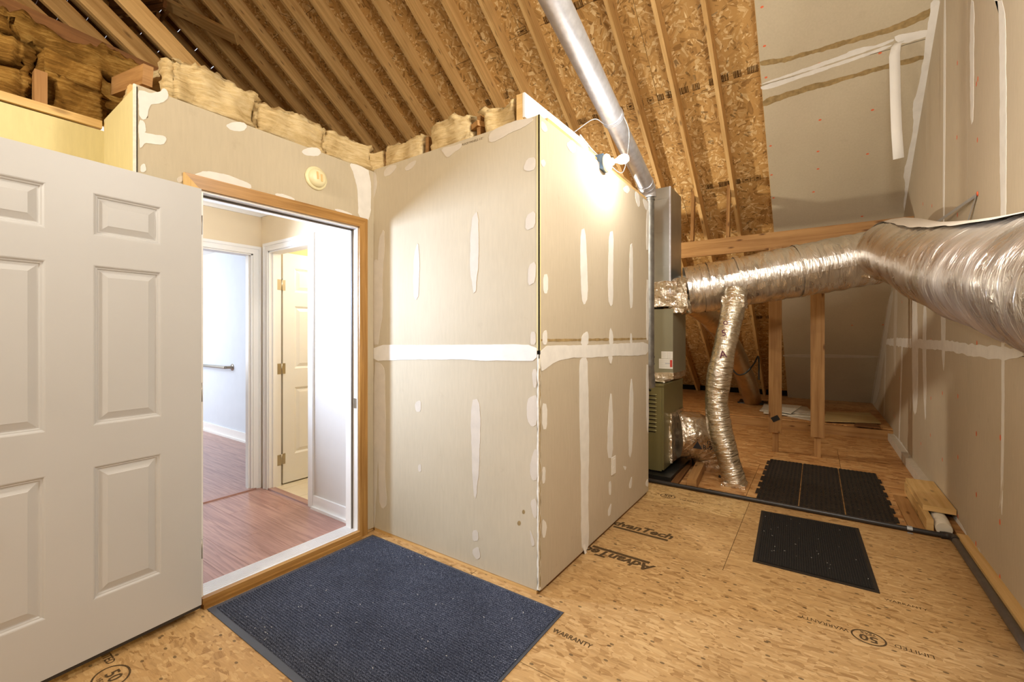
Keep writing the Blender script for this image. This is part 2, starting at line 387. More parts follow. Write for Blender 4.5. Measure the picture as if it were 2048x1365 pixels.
def insul(name, a, b, c):
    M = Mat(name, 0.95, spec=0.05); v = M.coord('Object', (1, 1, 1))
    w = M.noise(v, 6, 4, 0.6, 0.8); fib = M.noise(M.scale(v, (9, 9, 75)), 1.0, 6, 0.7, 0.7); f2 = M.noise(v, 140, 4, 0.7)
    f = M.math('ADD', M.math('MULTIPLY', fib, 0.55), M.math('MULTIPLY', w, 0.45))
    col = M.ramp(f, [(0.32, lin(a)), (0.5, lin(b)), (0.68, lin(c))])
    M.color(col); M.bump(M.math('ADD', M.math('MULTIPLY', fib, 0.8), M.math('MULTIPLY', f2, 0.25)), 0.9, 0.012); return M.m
M_INS = insul('fibreglass_cream', (170, 138, 84), (214, 188, 138), (236, 216, 172))
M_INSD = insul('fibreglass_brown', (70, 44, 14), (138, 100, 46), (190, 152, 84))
def foil(name, tint, rough, bs, across):
    M = Mat(name, rough, 0.97); tc = M.n('TexCoord'); v = tc.outputs['UV']
    a = M.noise(M.scale(v, across), 1.0, 4, 0.6, 0.8); vo = M.n('TexVoronoi', _feature='DISTANCE_TO_EDGE'); M.set(vo, 'Vector', M.scale(v, tuple(x*0.7 for x in across))); M.set(vo, 'Scale', 1.0)
    obj = M.coord(); big = M.noise(obj, 5, 3)
    h = M.math('ADD', a, M.math('MULTIPLY', vo.outputs[0], 0.5))
    M.color(M.ramp(big, [(0.3, tuple(x*0.86 for x in lin(tint)[:3])+(1,)), (0.7, lin(tint))]))
    M.set(M.b, 'Roughness', M.ramp(big, [(0.3, (rough*0.8,)*3), (0.7, (rough*1.35,)*3)]))
    M.bump(h, bs, 0.012); return M.m
M_FOILB = foil('foil_jacket_large', (238, 234, 228), 0.27, 0.8, (30, 8, 1))
M_FLAP = Mat('matte_jacket', 0.5, 0.35).color(lin((214, 204, 190))).m
M_FOILS = foil('foil_jacket_small', (238, 232, 216), 0.17, 1.0, (48, 9, 1))
M_FOILC = foil('crumpled_foil_tape', (240, 232, 218), 0.14, 1.0, (26, 26, 26))
M_BRONZE = foil('brown_foil_jacket', (206, 184, 150), 0.36, 0.5, (22, 8, 1))
def carpet():
    M = Mat('ribbed_carpet', 0.95, spec=0.1); v = M.coord()
    f = M.noise(v, 260, 5, 0.8); g = M.noise(v, 3.0, 3)
    col = M.ramp(f, [(0.36, lin((28, 31, 39))), (0.52, lin((62, 67, 82))), (0.70, lin((170, 174, 190)))])
    col = M.mix(M.ramp(g, [(0.4, (0, 0, 0)), (0.7, (0.35, 0.35, 0.35))]), col, lin((34, 34, 40)))
    M.color(col); M.bump(M.noise(v, 180, 4, 0.8), 0.9, 0.004); return M.m
M_CARPET = carpet()
def darkmat():
    M = Mat('black_carpet_mat', 0.8, spec=0.3); v = M.coord()
    f = M.noise(v, 230, 5, 0.85); M.color(M.ramp(f, [(0.45, lin((24, 22, 20))), (0.66, lin((52, 48, 44))), (0.78, lin((140, 136, 128)))]))
    M.bump(f, 0.6, 0.003); return M.m
M_DMAT = darkmat()
def emis(name, c, e):
    M = Mat(name, 0.3); M.b.inputs['Emission Color'].default_value = c; M.b.inputs['Emission Strength'].default_value = e
    M.b.inputs['Base Color'].default_value = (1, 1, 1, 1); return M.m
M_BULB = emis('bulb_glass', (1, 0.96, 0.90, 1), 480)

# ------------------------------------------------------------------ ceiling: roof rafters, sheathing, drywall
ceil = empty('ceiling', (0, 0, 0), kind='structure')
RX = [0.41-0.4064*k for k in range(32)]           # centres follow from left edges -0.44-0.4064k
YR, ZR = 0.70, (CR-0.70*NR.y)/NR.z                # ridge
RD, RW = 0.184, 0.038
for k in range(-3, 22):
    x = -0.44+RW/2-0.4064*k
    if x > XW: continue
    a = roofpt(x, YR, RD/2); b = roofpt(x, 9.98, RD/2)
    lumber('rafter', a, b, RW, RD, NR, M_LUM, ceil, bevel=0.003)
# sheathing sheets 1.22 wide up the slope, 2.44 long, staggered, edges proud/recessed
sheet0 = roofpt(0, 4.90).y
L0 = 0.0
def sheet(x0, x1, t0, t1, m=M_OSBR):
    """t: distance down the slope from the y=4.90 line"""
    o = roofpt(0, 4.90, RD+0.006+random.random()*0.002); c = o+SL*((t0+t1)/2); c.x = (x0+x1)/2
    b = MB(); b.obox(c, Vector((1, 0, 0)), SL, NR, x1-x0-0.004, t1-t0-0.004, 0.011)
    b.build('osb_sheet', m, ceil)
rows = [(-5.3, -4.88), (-4.88, -3.66), (-3.66, -2.44), (-2.44, -1.22), (-1.22, 0), (0, 1.22), (1.22, 2.44), (2.44, 3.66), (3.66, 4.88), (4.88, 6.3)]
for i, (t0, t1) in enumerate(rows):
    x = XW + 0.2 - (1.22 if i % 2 else 0)
    if i % 2: sheet(x, XW+0.2, t0, t1)
    while x > -7.2:
        sheet(max(x-2.44, -7.4), x, t0, t1); x -= 2.44
# spaced roof boards at the far left with daylight between them
t = -5.3
while t < 6.3:
    o = roofpt(0, 4.90, RD+0.006); c = o+SL*(t+0.135); c.x = -10.2
    b = MB(); b.obox(c, Vector((1, 0, 0)), SL, NR, 5.6, 0.262 if t < -1.5 else 0.272, 0.02); b.build('roof_board', M_LUMD, ceil); t += 0.27
o = roofpt(0, 4.90, RD+0.032); c = o+SL*0.5; c.x = -3.15
b = MB(); b.obox(c, Vector((1, 0, 0)), SL, NR, 8.5, 11.8, 0.02); b.build('light_leak_cover', M_GAP, ceil)  # unseen dark sheet added to stop sky light leaking between the sheathing sheets
# the other roof slope behind the camera, and gable ends
back = MB(); s2 = Vector((0, -math.cos(S), -math.sin(S))); n2 = Vector((0, -math.sin(S), math.cos(S)))
top = roofpt(0, YR, RD+0.01); c = top+s2*5.6; c.x = -6
back.obox(c, Vector((1, 0, 0)), s2, n2, 14.2, 11.4, 0.011); back.build('osb_sheet', M_OSBR, ceil)
for k in range(-3, 26):
    x = -0.44-0.4064*k
    if x > XW: continue
    p = roofpt(x, YR, RD/2); q = p+s2*10.8; lumber('rafter', p+s2*0.05, q, RW, RD, n2, M_LUM, ceil, bevel=0)
lumber('ridge_board', (-12.8, YR, ZR+0.15), (XW, YR, ZR+0.15), 0.038, 0.24, (0, 0, 1), M_LUMB, ceil)
# sloped drywall at the right, two rows of sheets with an open joint at y 4.90
DX0, DX1 = -0.435, XW
def dsheet(t0, t1):
    o = roofpt(0, 4.90, -0.0065); c = o+SL*((t0+t1)/2); c.x = (DX0+DX1)/2
    b = MB(); b.obox(c, Vector((1, 0, 0)), SL, NR, DX1-DX0, t1-t0-0.006, 0.0125); b.build('drywall_sheet', M_DRY, ceil)
dj = (onp(1565, 712, P_ROOF)-roofpt(0, 4.90)).dot(SL)
for a, b_ in ((-5.2, -2.44), (-2.44, 0), (0, 2.44), (2.44, dj), (dj, 6.2)): dsheet(a, b_)
P_DC = (NR, CR-0.0128)
def cp(pts, m=M_MUD, name='joint_compound', eps=0.0015, rough=0.5): return patch(ceil, name, P_DC, pts, m, eps, rough)
# mud either side of the open joint, torn brown paper bands
cp([(1521, 168), (1600, 140), (1690, 108), (1700, 100), (1760, 88), (1790, 76), (1786, 84), (1700, 114), (1600, 147), (1521, 170)])
cp([(1521, 172), (1600, 149), (1700, 117), (1785, 88), (1780, 94), (1700, 124), (1620, 150), (1540, 178), (1522, 180)])
cp([(1786, 75), (1800, 68), (1872, 56), (1874, 66), (1800, 90)], M_TAPE, 'paper_tape')
cp([(1519, 122), (1560, 118), (1640, 96), (1700, 78), (1760, 60), (1800, 46), (1850, 22), (1870, 12), (1874, 22), (1840, 44), (1790, 62), (1720, 82), (1640, 104), (1560, 127), (1521, 133)], M_TORN, 'torn_paper', 0.0008, 0.9)
cp([(1524, 200), (1560, 188), (1640, 164), (1700, 150), (1780, 126), (1850, 108), (1862, 114), (1840, 122), (1780, 136), (1700, 158), (1640, 176), (1560, 200), (1526, 216)], M_TORN, 'torn_paper', 0.0008, 0.9)
cp([(1862, 0), (1884, 0), (1878, 60), (1868, 130), (1860, 180), (1848, 240), (1836, 310), (1824, 380), (1817, 426), (1806, 426), (1811, 370), (1806, 350), (1818, 300), (1828, 250), (1824, 210), (1838, 170), (1846, 120), (1852, 70), (1860, 30)], name='joint_compound')
rp_later = True
cp([(1788, 572), (1796, 572), (1775, 690), (1752, 800), (1742, 830), (1738, 828), (1752, 740), (1768, 650), (1776, 600)], M_MUD2)
cp([(1566, 710), (1640, 709), (1758, 712), (1758, 716), (1640, 716), (1566, 714)], M_MUD2)
marks = MB()
for x, y in [(1524, 14), (1529, 92), (1532, 155), (1536, 173), (1639, 127), (1639, 141), (1760, 91), (1760, 106), (1640, 240), (1636, 303), (1745, 220), (1735, 308), (1541, 292), (1636, 338), (1543, 350), (1547, 396), (1627, 384), (1724, 433), (1564, 780), (1704, 651), (1766, 650)]:
    p = onp(x, y, P_DC)-NR*0.0008; r = 0.012
    marks.poly([p+Vector((1, 0, 0))*r*math.cos(a)*1.1+SL*r*math.sin(a)*0.8 for a in [2*PI*i/8 for i in range(8)]])
tag(marks.build('screw_mark', M_RED, ceil), kind='stuff')
# printed stamps on the sheathing (short bar groups)
def stamps(pyc, x0, x1, seed, dens=1.0):
    rng = random.Random(seed); o = roofpt(0, pyc, RD+0.0001); x = x0; inv = 0
    while x < x1:
        mb = MB(); w = rng.uniform(0.05, 0.12); kind = rng.random()
        def q(a, b, s0, s1):
            P = [o+SL*s0, o+SL*s0, o+SL*s1, o+SL*s1]
            for p, xx in zip(P, (a, b, b, a)): p.x = xx
            mb.poly([p-NR*0.0012 for p in P])
        if kind < 0.6:
            xx = x
            while xx < x+w: ww = rng.uniform(0.003, 0.010); q(xx, xx+ww, -0.035, 0.035); xx += ww+rng.uniform(0.003, 0.008)
            q(x, x+w, 0.030, 0.035)
        else:
            for s0 in (-0.035, -0.012, 0.010, 0.030): q(x, x+w, s0, s0+0.004)
            q(x, x+0.004, -0.035, 0.034); q(x+w-0.004, x+w, -0.035, 0.034); q(x+w*0.3, x+w*0.7, -0.006, 0.004)
        mb.build('sheet_stamp', M_INKD, ceil); x += w+rng.uniform(0.02, 0.12)/dens
stamps(4.83, -4.3, -0.47, 3); stamps(3.90, -3.0, -1.2, 5, 0.5); stamps(5.86, -1.15, -0.47, 9); stamps(8.0, -1.6, -0.5, 11)
stamps(4.35, -4.4, -3.2, 17, .5)

# ------------------------------------------------------------------ floor
floor = empty('floor', (0, 0, 0), kind='structure')
def fsheet(x0, x1, y0, y1, m=M_OSBF, z=0.0, name='osb_sheet'):
    b = MB(); b.obox(Vector(((x0+x1)/2, (y0+y1)/2, z-0.0095)), Vector((1, 0, 0)), Vector((0, 1, 0)), Vector((0, 0, 1)), x1-x0-0.003, y1-y0-0.003, 0.019)
    return b.build(name, m, floor)
for y0, y1, xs in [(-4.63, -3.41, (-2.5, -0.9, 0.83)), (-3.41, -2.19, (-2.5, 0.4, 0.83)), (-2.19, -0.97, (-2.5, -0.9, 0.83)), (-0.97, 0.25, (-2.5, -1.2, 0.83)), (0.25, 1.47, (-2.5, -0.1, 0.83)), (1.47, 2.69, (-2.5, -1.56, 0.83)), (2.69, 3.49, (-1.25, -0.43, 0.83))]:
    for a, b_ in zip(xs, xs[1:]): fsheet(a, b_, y0, y1)
fsheet(-1.25, -0.43, 3.49, 3.905, M_OSBL); fsheet(-0.43, 0.83, 3.49, 3.905, M_OSBF)
for a, b_ in zip((-3.4, -0.47, 0.83), (-0.47, 0.83)): fsheet(a, b_, 3.905, 5.1, M_PLYF)
fsheet(-3.4, 0.2, 5.1, 6.3, M_PLYF); fsheet(0.2, 0.83, 5.1, 6.3, M_PLYF); fsheet(-3.4, 0.83, 6.3, 7.2, M_PLYF)
box('floor_slab', -13, 1.0, -6, 10.3, -0.30, -0.0192, M_LUMD, floor)
# prints on the floor sheets
U, D_ = Vector((1, 0, 0)), Vector((0, 1, 0))
def fbar(x0, x1, y0, y1, m=M_INK):
    b = MB(); b.poly([(x0, y0, 0.0006), (x1, y0, 0.0006), (x1, y1, 0.0006), (x0, y1, 0.0006)]); b.build('floor_print', m, floor)
text(floor, 'floor_print', 'AdvanTech', (-0.752, 2.512, 0), -U, -D_, 0.105, M_INK, sx=0.98, shear=0.25, bold=0.004)
fbar(-1.145, -0.79, 2.520, 2.546)
text(floor, 'floor_print', "AdvanTech", (-0.768, 2.905, 0), U, D_, 0.105, M_INK, 'RIGHT', 0.98, 0.25, bold=0.004)
fbar(-1.145, -0.78, 2.862, 2.886)
text(floor, 'floor_print', 'WARRANTY', (-0.965, 1.700, 0), U, D_, 0.038, M_INK, sx=0.88, bold=0.0008)
def seal(cx, cy, xd, yd, r1=0.075, r2=0.058):
    mb = MB(); xd, yd = Vector(xd), Vector(yd); c = Vector((cx, cy, 0.0006)); K = 28
    for i in range(K):
        a, b = 2*PI*i/K, 2*PI*(i+1)/K
        mb.poly([c+xd*r1*math.cos(a)+yd*r2*math.sin(a), c+xd*r1*math.cos(b)+yd*r2*math.sin(b), c+xd*(r1-.007)*math.cos(b)+yd*(r2-.007)*math.sin(b), c+xd*(r1-.007)*math.cos(a)+yd*(r2-.007)*math.sin(a)])
    mb.build('floor_print', M_INK, floor)
    text(floor, 'floor_print', '50', c-xd*0.0-yd*0.012, xd, yd, 0.062, M_INK, 'CENTER', 1.1, bold=0.001)
    text(floor, 'floor_print', 'YEAR', c-yd*0.038, xd, yd, 0.024, M_INK, 'CENTER', 1.0)
text(floor, 'floor_print', 'WARRANTY', (0.119, 2.468, 0), -U, -D_, 0.036, M_INK, sx=0.90)
seal(0.188, 2.452, -U, -D_, 0.062, 0.052)
text(floor, 'floor_print', 'LIMITED', (0.400, 2.465, 0), -U, -D_, 0.036, M_INK, sx=0.98)
seal(-0.995, 3.665, U, D_, 0.06, 0.045)
text(floor, 'floor_print', 'WARRANTY', (-0.90, 3.640, 0), U, D_, 0.036, M_INK, sx=0.9)
text(floor, 'floor_print', 'WARRANTY', (0.28, 2.845, 0), U, D_, 0.030, M_INK, sx=0.95)
A50 = Vector((0.74, 0.67, 0)).normalized(); B50 = Vector((-A50.y, A50.x, 0))
seal(-2.232, 0.505, U, D_, 0.075, 0.058)
text(floor, 'floor_print', 'LIMITED', (-2.325, 0.515, 0), U, D_, 0.040, M_INK, 'RIGHT', 0.95, bold=0.0008)
# raised platform under the eaves
M_P = M_PLYF
b = MB(); b.obox(Vector((-1.3, 8.6, 0.13)), Vector((1, 0, 0)), Vector((0, 1, 0)), Vector((0, 0, 1)), 4.2, 2.76, 0.018); b.build('platform_top', M_P, floor)
lumber('platform_board', (-3.4, 7.20, 0.060), (XW, 7.20, 0.060), 0.038, 0.119, (0, 0, 1), M_LUMB, floor)

# ------------------------------------------------------------------ right wall
def wallsheets(parent, plane_x, thick, y0, y1, z0, z1, m, sgn):
    """one vertical drywall sheet, face at plane_x, body on the sgn side"""
    a, b_ = sorted((plane_x, plane_x+thick*sgn)); return box('drywall_sheet', a, b_, y0, y1, z0, z1, m, parent)
wr = empty('wall_right', (XW, 0, 0), kind='structure')
def zroof(y): return (CR-y*NR.y)/NR.z
ys = [-4.6, -3.2, -0.9, 0.32, 1.5, 2.72, 3.94, 5.20, 7.4, 10.1]
for a, b_ in zip(ys, ys[1:]):
    def zt(y): return zroof(y)+0.2 if y > YR else ZR+0.2-(YR-y)*math.tan(S)
    for z0, z1f in ((0.03, 1.217), (1.221, None)):
        if z1f is not None:
            yb = min(b_, 9.2); yy = [(a+0.001, z0), (yb-0.001, z0), (yb-0.001, z1f), (a+0.001, z1f)]
            if zt(b_) < z1f: yy = [(a+.001, z0), (b_, z0), (b_, max(z0, zt(b_))), ((CR-(z1f-0.2)*NR.z)/NR.y, z1f), (a+.001, z1f)]
        else:
            yy = [(a+0.001, z0), (b_-0.001, z0)] if zt(b_) > z0 else [(a+0.001, z0), ((CR-(z0-0.2)*NR.z)/NR.y, z0)]
            if zt(b_) > z0: yy.append((b_-0.001, zt(b_)))
            if a < YR < b_: yy.append((YR, ZR+0.2))
            yy.append((a+0.001, zt(a)))
        mb = MB(); mb.poly([(XW, y, z) for y, z in reversed(yy)]); mb.poly([(XW+0.0125, y, z) for y, z in yy])
        for i in range(len(yy)):
            p, q = yy[i], yy[(i+1) % len(yy)]; mb.poly([(XW, p[0], p[1]), (XW, q[0], q[1]), (XW+0.0125, q[0], q[1]), (XW+0.0125, p[0], p[1])])
        mb.build('drywall_sheet', M_DRYR, wr)
box('backing', XW+0.013, XW+0.05, -4.6, 10.2, 0, 7.0, M_GAP, wr)
def rp(pts, m=M_MUD, name='joint_compound', eps=0.0015, rough=0.5): return patch(wr, name, P_RIGHT, pts, m, eps, rough)
rp([(1771, 678), (1800, 676), (1850, 680), (1900, 682), (1950, 690), (2047, 697), (2047, 716), (2000, 722), (1950, 712), (1940, 714), (1900, 702), (1850, 698), (1771, 691)], rough=1.2)
rp([(1986, 0), (2010, 0), (2013, 120), (2013, 300), (2012, 470), (2003, 470), (2000, 300), (2000, 120), (1998, 0)], rough=.6)
rp([(2003, 620), (2010, 620), (2009, 860), (2006, 990), (2004, 1042), (2002, 990), (2004, 800)], rough=.3)
rp([(1941, 0), (1949, 0), (1948, 120), (1947, 240), (1942, 252), (1940, 120)], rough=0.8)
rp([(1888, 0), (1892, 0), (1891, 240), (1889, 444), (1886, 444), (1887, 240)], M_MUD, rough=0.1)
rp([(1824, 585), (1834, 588), (1836, 690), (1836, 800), (1832, 832), (1826, 820), (1824, 700)], rough=1.0)
rp([(1848, 600), (1854, 620), (1852, 680), (1853, 780), (1852, 850), (1848, 810), (1845, 690)], rough=0.8)
rp([(1882, 616), (1891, 620), (1891, 680), (1888, 748), (1885, 720), (1883, 680)], rough=0.5)
rp([(1790, 574), (1796, 580), (1793, 680), (1790, 772), (1787, 680)], M_MUD2, rough=0.2)
rp([(1803, 690), (1806, 692), (1802, 800), (1799, 892), (1797, 890), (1800, 800)], rough=0.1)
rp([(1770, 690), (1773, 690), (1769, 830), (1767, 834)], M_MUD2, rough=0.1)
rp([(1776, 600), (1790, 573), (1772, 690), (1756, 800), (1744, 812), (1756, 740), (1768, 660)], M_MUD2)
rp([(1766, 850), (1800, 880), (1820, 912), (1846, 948), (1860, 968), (1846, 972), (1826, 934), (1800, 900), (1766, 862)], rough=1.0)
rp([(1896, 1018), (1910, 1030), (1930, 1060), (1936, 1080), (1926, 1082), (1900, 1040)], rough=0.5)
rp([(2006, 960), (2009, 962), (2001, 1016), (1998, 1018)], M_MUD2, rough=0.1)
rp([(1956, 1096), (1959, 1098), (1964, 1112), (1961, 1112)], M_MUD2, rough=0.1)
marks = MB()
for x, y in [(1915, 126), (1956, 158), (1953, 168), (1914, 275), (1955, 280), (1956, 388), (1864, 412), (1915, 430), (1846, 408), (1804, 605), (1862, 681), (1954, 687), (1862, 797), (1885, 787), (1916, 793), (1953, 868), (2001, 876), (1861, 871), (1885, 920), (1916, 915), (1953, 990), (1916, 1034), (2000, 1045), (1952, 1088), (2000, 1155), (1842, 888), (1780, 820), (1790, 835), (1788, 832), (1800, 757), (1704, 0)]:
    if x < 1770: continue
    p = onp(x, y, P_RIGHT)-Vector((0.0006, 0, 0))
    marks.poly([p+Vector((0, 0.011*math.cos(a), 0.017*math.sin(a))) for a in [2*PI*i/8 for i in range(8)]])
tag(marks.build('screw_mark', M_RED, wr), kind='stuff')
box('bottom_plate', 0.745, 0.82, 3.92, 9.0, 0.0, 0.038, M_LUMB, wr)
box('bottom_plate', 0.738, XW+0.001, 4.95, 7.18, 0.0, 0.085, M_MUD2, wr)
tag(lumber('baseboard_right', (0.765, 1.2, 0.024), (0.765, 3.93, 0.024), 0.05, 0.048, (0, 0, 1), M_LUML), kind='structure')

# ------------------------------------------------------------------ box room: front wall and side wall
ZT = 2.432
wf = empty('wall_front', (XD, YB, 0), kind='structure')
box('drywall_sheet', XD, XB, YB, YB+0.0125, 0.022, 1.216, M_DRY, wf); box('drywall_sheet', XD, XB, YB, YB+0.0125, 1.219, ZT, M_DRY, wf)
lumber('bottom_plate', (XD, YB+0.05, 0.019), (XB-0.02, YB+0.05, 0.019), 0.09, 0.038, (0, 0, 1), M_LUML, wf)
lumber('top_plate', (XD-0.06, YB+0.06, ZT-0.02), (XB-0.015, YB+0.06, ZT-0.02), 0.089, 0.038, (0, 0, 1), M_LUML, wf)
wsd = empty('wall_side', (XB, YB, 0), kind='structure')
YF = 3.645
box('drywall_sheet', XB-0.0125, XB, YB, YF, 0.022, 1.217, M_DRYR, wsd); box('drywall_sheet', XB-0.0125, XB, YB, YF, 1.220, ZT, M_DRYR, wsd)
box('drywall_sheet', XD, XB-0.013, YF-0.0125, YF, 0.02, ZT, M_DRYR, wsd)
lumber('bottom_plate', (XB-0.055, YB+0.1, 0.011), (XB-0.055, YF-0.02, 0.011), 0.09, 0.022, (0, 0, 1), M_LUMD, wsd)
lumber('top_plate', (XB-0.06, YB+0.11, ZT+0.015), (XB-0.06, YF, ZT+0.015), 0.089, 0.038, (0, 0, 1), M_LUML, wsd)
box('closet_lid', XD, XB-0.02, YB+0.12, YF-0.02, ZT-0.05, ZT-0.04, M_DRY, wsd)
# corner bead: upper dark crack, lower torn edge
box('corner_bead', XB-0.016, XB+0.002, YB-0.002, YB+0.012, 1.24, ZT, M_DRYY, wf)
box('corner_bead', XB-0.004, XB+0.003, YB-0.004, YB-0.001, 1.20, ZT, M_GAP, wf)
b = MB(); G = []
for i in range(70):
    z = 0.03+1.19*i/69; w = 0.010+0.006*noise.noise(Vector((z*22, 0, 0))); o_ = 0.004*noise.noise(Vector((z*31, 5, 0)))
    G.append([Vector((XB-w-0.002, YB-0.0005, z)), Vector((XB-0.006+o_, YB-0.005-0.003*noise.noise(Vector((z*40, 1, 1))), z)), Vector((XB+0.004+o_, YB-0.002, z)), Vector((XB+0.001, YB+w, z))])
b.grid(G); b.build('torn_corner', M_GYP, wf, smooth=True)
b = MB(); G = []
for i in range(60):
    z = 0.05+1.1*i/59; o_ = 0.003*noise.noise(Vector((z*27, 9, 0))); w = 0.0022+0.0015*noise.noise(Vector((z*19, 2, 0)))
    G.append([Vector((XB+0.0045+o_, YB-0.006, z)), Vector((XB+0.0045+o_+w*1.8, YB-0.0045, z))])
b.grid(G); b.build('torn_crack', M_TORN, wf)
def fp(pts, m=M_MUD2, name='joint_compound', eps=0.0012, rough=0.4): return patch(wf, name, P_BOXF, pts, m, eps, rough)
def sp(pts, m=M_MUD, name='joint_compound', eps=0.0012, rough=0.4): return patch(wsd, name, P_BOXR, pts, m, eps, rough)
fp([(745, 690), (850, 691), (1000, 689), (1074, 690), (1074, 722), (1040, 722), (980, 722), (900, 719), (800, 720), (745, 723)], M_MUD, eps=0.002, rough=0.25)
for P in ([(768, 344), (775, 334), (792, 328), (793, 338), (780, 350), (768, 354)], [(808, 338), (820, 326), (834, 319), (828, 334), (815, 343)],
          [(882, 298), (905, 292), (922, 286), (924, 294), (908, 306), (896, 316), (890, 312)],
          [(977, 272), (990, 258), (1020, 246), (1062, 234), (1068, 240), (1050, 254), (1020, 266), (998, 280), (980, 286)],
          [(1046, 338), (1055, 318), (1071, 315), (1071, 338), (1056, 343)], [(1051, 462), (1052, 432), (1071, 420), (1072, 454)],
          [(1056, 572), (1057, 532), (1072, 522), (1072, 565)], [(1060, 690), (1061, 664), (1072, 664), (1072, 690)],
          [(744, 344), (752, 346), (754, 372), (748, 396), (744, 402)],
          [(757, 480), (769, 454), (769, 500), (765, 560), (766, 630), (760, 660), (757, 680), (756, 560)],
          [(745, 530), (752, 518), (758, 526), (757, 600), (760, 690), (746, 690)],
          [(748, 725), (762, 726), (770, 740), (770, 790), (772, 850), (770, 960), (775, 1008), (765, 1020), (758, 1000), (757, 900), (750, 1050), (747, 1055), (747, 900)],
          [(828, 510), (837, 480), (840, 520), (838, 590), (832, 603), (827, 590)], [(942, 440), (957, 420), (958, 520), (950, 600), (940, 540)],
          [(942, 800), (958, 798), (962, 850), (958, 940), (953, 1000), (946, 990), (943, 900)], [(944, 1062), (956, 1060), (958, 1082), (946, 1084)],
          [(945, 1098), (958, 1092), (962, 1114), (955, 1122), (945, 1108)], [(830, 806), (842, 800), (842, 824), (832, 824)], [(836, 930), (843, 928), (843, 944), (837, 944)],
          [(1064, 740), (1074, 738), (1074, 776), (1066, 776)], [(1055, 800), (1064, 792), (1076, 790), (1076, 850), (1064, 856), (1054, 840)],
          [(1058, 940), (1068, 900), (1076, 900), (1076, 962), (1064, 962)], [(1060, 1002), (1074, 996), (1074, 1038), (1066, 1034)], [(1059, 1058), (1064, 1066), (1070, 1090), (1064, 1094)]):
    fp(P)
for x, y in [(1047, 1024), (1038, 1047)]: fp(ell(x, y, 3.5, 5, 8), M_TORN, 'brown_smudge', 0.0006)
text(wf, 'board_print', 'ROOF PANELS 1/2"', onp(924, 292, P_BOXF), U, Vector((0, 0, 1)), 0.017, M_INK, sx=1.1)
# side wall compound
sp([(1080, 693), (1130, 691), (1200, 690), (1250, 687), (1296, 684), (1296, 709), (1270, 712), (1230, 712), (1170, 716), (1140, 716), (1110, 724), (1086, 742), (1081, 742)], eps=0.002, rough=0.3)
sp([(1080, 678), (1150, 678), (1296, 676), (1296, 680), (1150, 683), (1080, 684)], M_TORN, 'torn_paper', 0.0006, 0.3)
for P in ([(1161, 462), (1170, 456), (1174, 520), (1176, 596), (1168, 612), (1163, 600), (1160, 520)], [(1218, 466), (1227, 462), (1226, 540), (1226, 606), (1221, 616), (1216, 600), (1216, 540)],
          [(1260, 490), (1265, 486), (1266, 560), (1265, 614), (1260, 618), (1258, 560)], [(1161, 692), (1164, 670), (1174, 662), (1177, 670), (1176, 692)],
          [(1217, 690), (1220, 652), (1226, 668), (1226, 690)], [(1259, 688), (1262, 662), (1265, 688)],
          [(1086, 550), (1096, 548), (1096, 588), (1086, 588)], [(1086, 664), (1094, 660), (1094, 690), (1084, 690)], [(1084, 808), (1094, 808), (1094, 860), (1084, 860)],
          [(1084, 934), (1091, 936), (1090, 966), (1084, 968)], [(1084, 1034), (1093, 1050), (1090, 1076), (1084, 1076)],
          [(1158, 740), (1160, 716), (1174, 714), (1176, 760), (1178, 880), (1176, 1000), (1178, 1070), (1176, 1098), (1168, 1104), (1162, 1092), (1162, 960), (1158, 820)],
          [(1214, 916), (1216, 830), (1222, 776), (1226, 830), (1225, 918)], [(1257, 908), (1258, 800), (1263, 746), (1267, 800), (1264, 900), (1260, 918)],
          [(1217, 965), (1222, 962), (1222, 990), (1218, 990)], [(1216, 1020), (1223, 1004), (1221, 1030), (1216, 1034)], [(1258, 970), (1264, 950), (1263, 976), (1258, 978)],
          [(1245, 932), (1253, 934), (1250, 942)], [(1246, 376), (1254, 370), (1260, 380), (1254, 388), (1248, 384)], [(1270, 382), (1278, 388), (1280, 410), (1276, 416), (1271, 400)],
          [(1284, 394), (1297, 406), (1297, 420), (1290, 420)], [(1293, 420), (1298, 420), (1297, 500), (1292, 500)], [(1293, 560), (1297, 560), (1297, 680), (1292, 680)],
          [(1292, 730), (1297, 730), (1297, 870), (1293, 860)], [(1290, 970), (1296, 955), (1296, 975)], [(1215, 712), (1226, 712), (1221, 732)]):
    sp(P)
M_MUDG = plain('grey_compound', (196, 192, 186), 0.8, spec=.2)
for P in ([(1131, 288), (1142, 280), (1152, 288), (1150, 306), (1142, 306)], [(1186, 326), (1196, 324), (1203, 334), (1192, 342)], [(1080, 322), (1088, 318), (1092, 328), (1086, 336)], [(1082, 240), (1092, 250), (1096, 262), (1090, 266), (1082, 258)]): sp(P, M_MUDG)
# drip of tape hanging below the side wall seam
b = MB(); p = onp(1167, 1090, P_BOXR); q = onp(1171, 1118, P_BOXR); e = Vector((0, 0.016, 0))
b.grid([[p-e+Vector((.003, 0, 0)), p+e+Vector((.003, 0, 0))], [p.lerp(q, .5)-e*.9+Vector((.006, 0, 0)), p.lerp(q, .5)+e*.9+Vector((.006, 0, 0))], [q-e*.5+Vector((.012, 0, 0)), q+e*.6+Vector((.010, 0, 0))]])
b.build('paper_tape', M_TAPE, wsd, smooth=True)
# outlet
t = empty('wall_outlet', (XB+0.004, 2.87, 0.42), 'white duplex outlet cover low on the drywall box side', 'outlet')
cvp = bev(box('cover_plate', XB+0.0015, XB+0.006, 2.835, 2.907, 0.362, 0.482, M_PLAST, t), 0.002)
for z in (0.395, 0.449): bev(box('socket_face', XB+0.006, XB+0.0075, 2.852, 2.890, z-0.016, z+0.016, M_PLAST, cvp), 0.003)

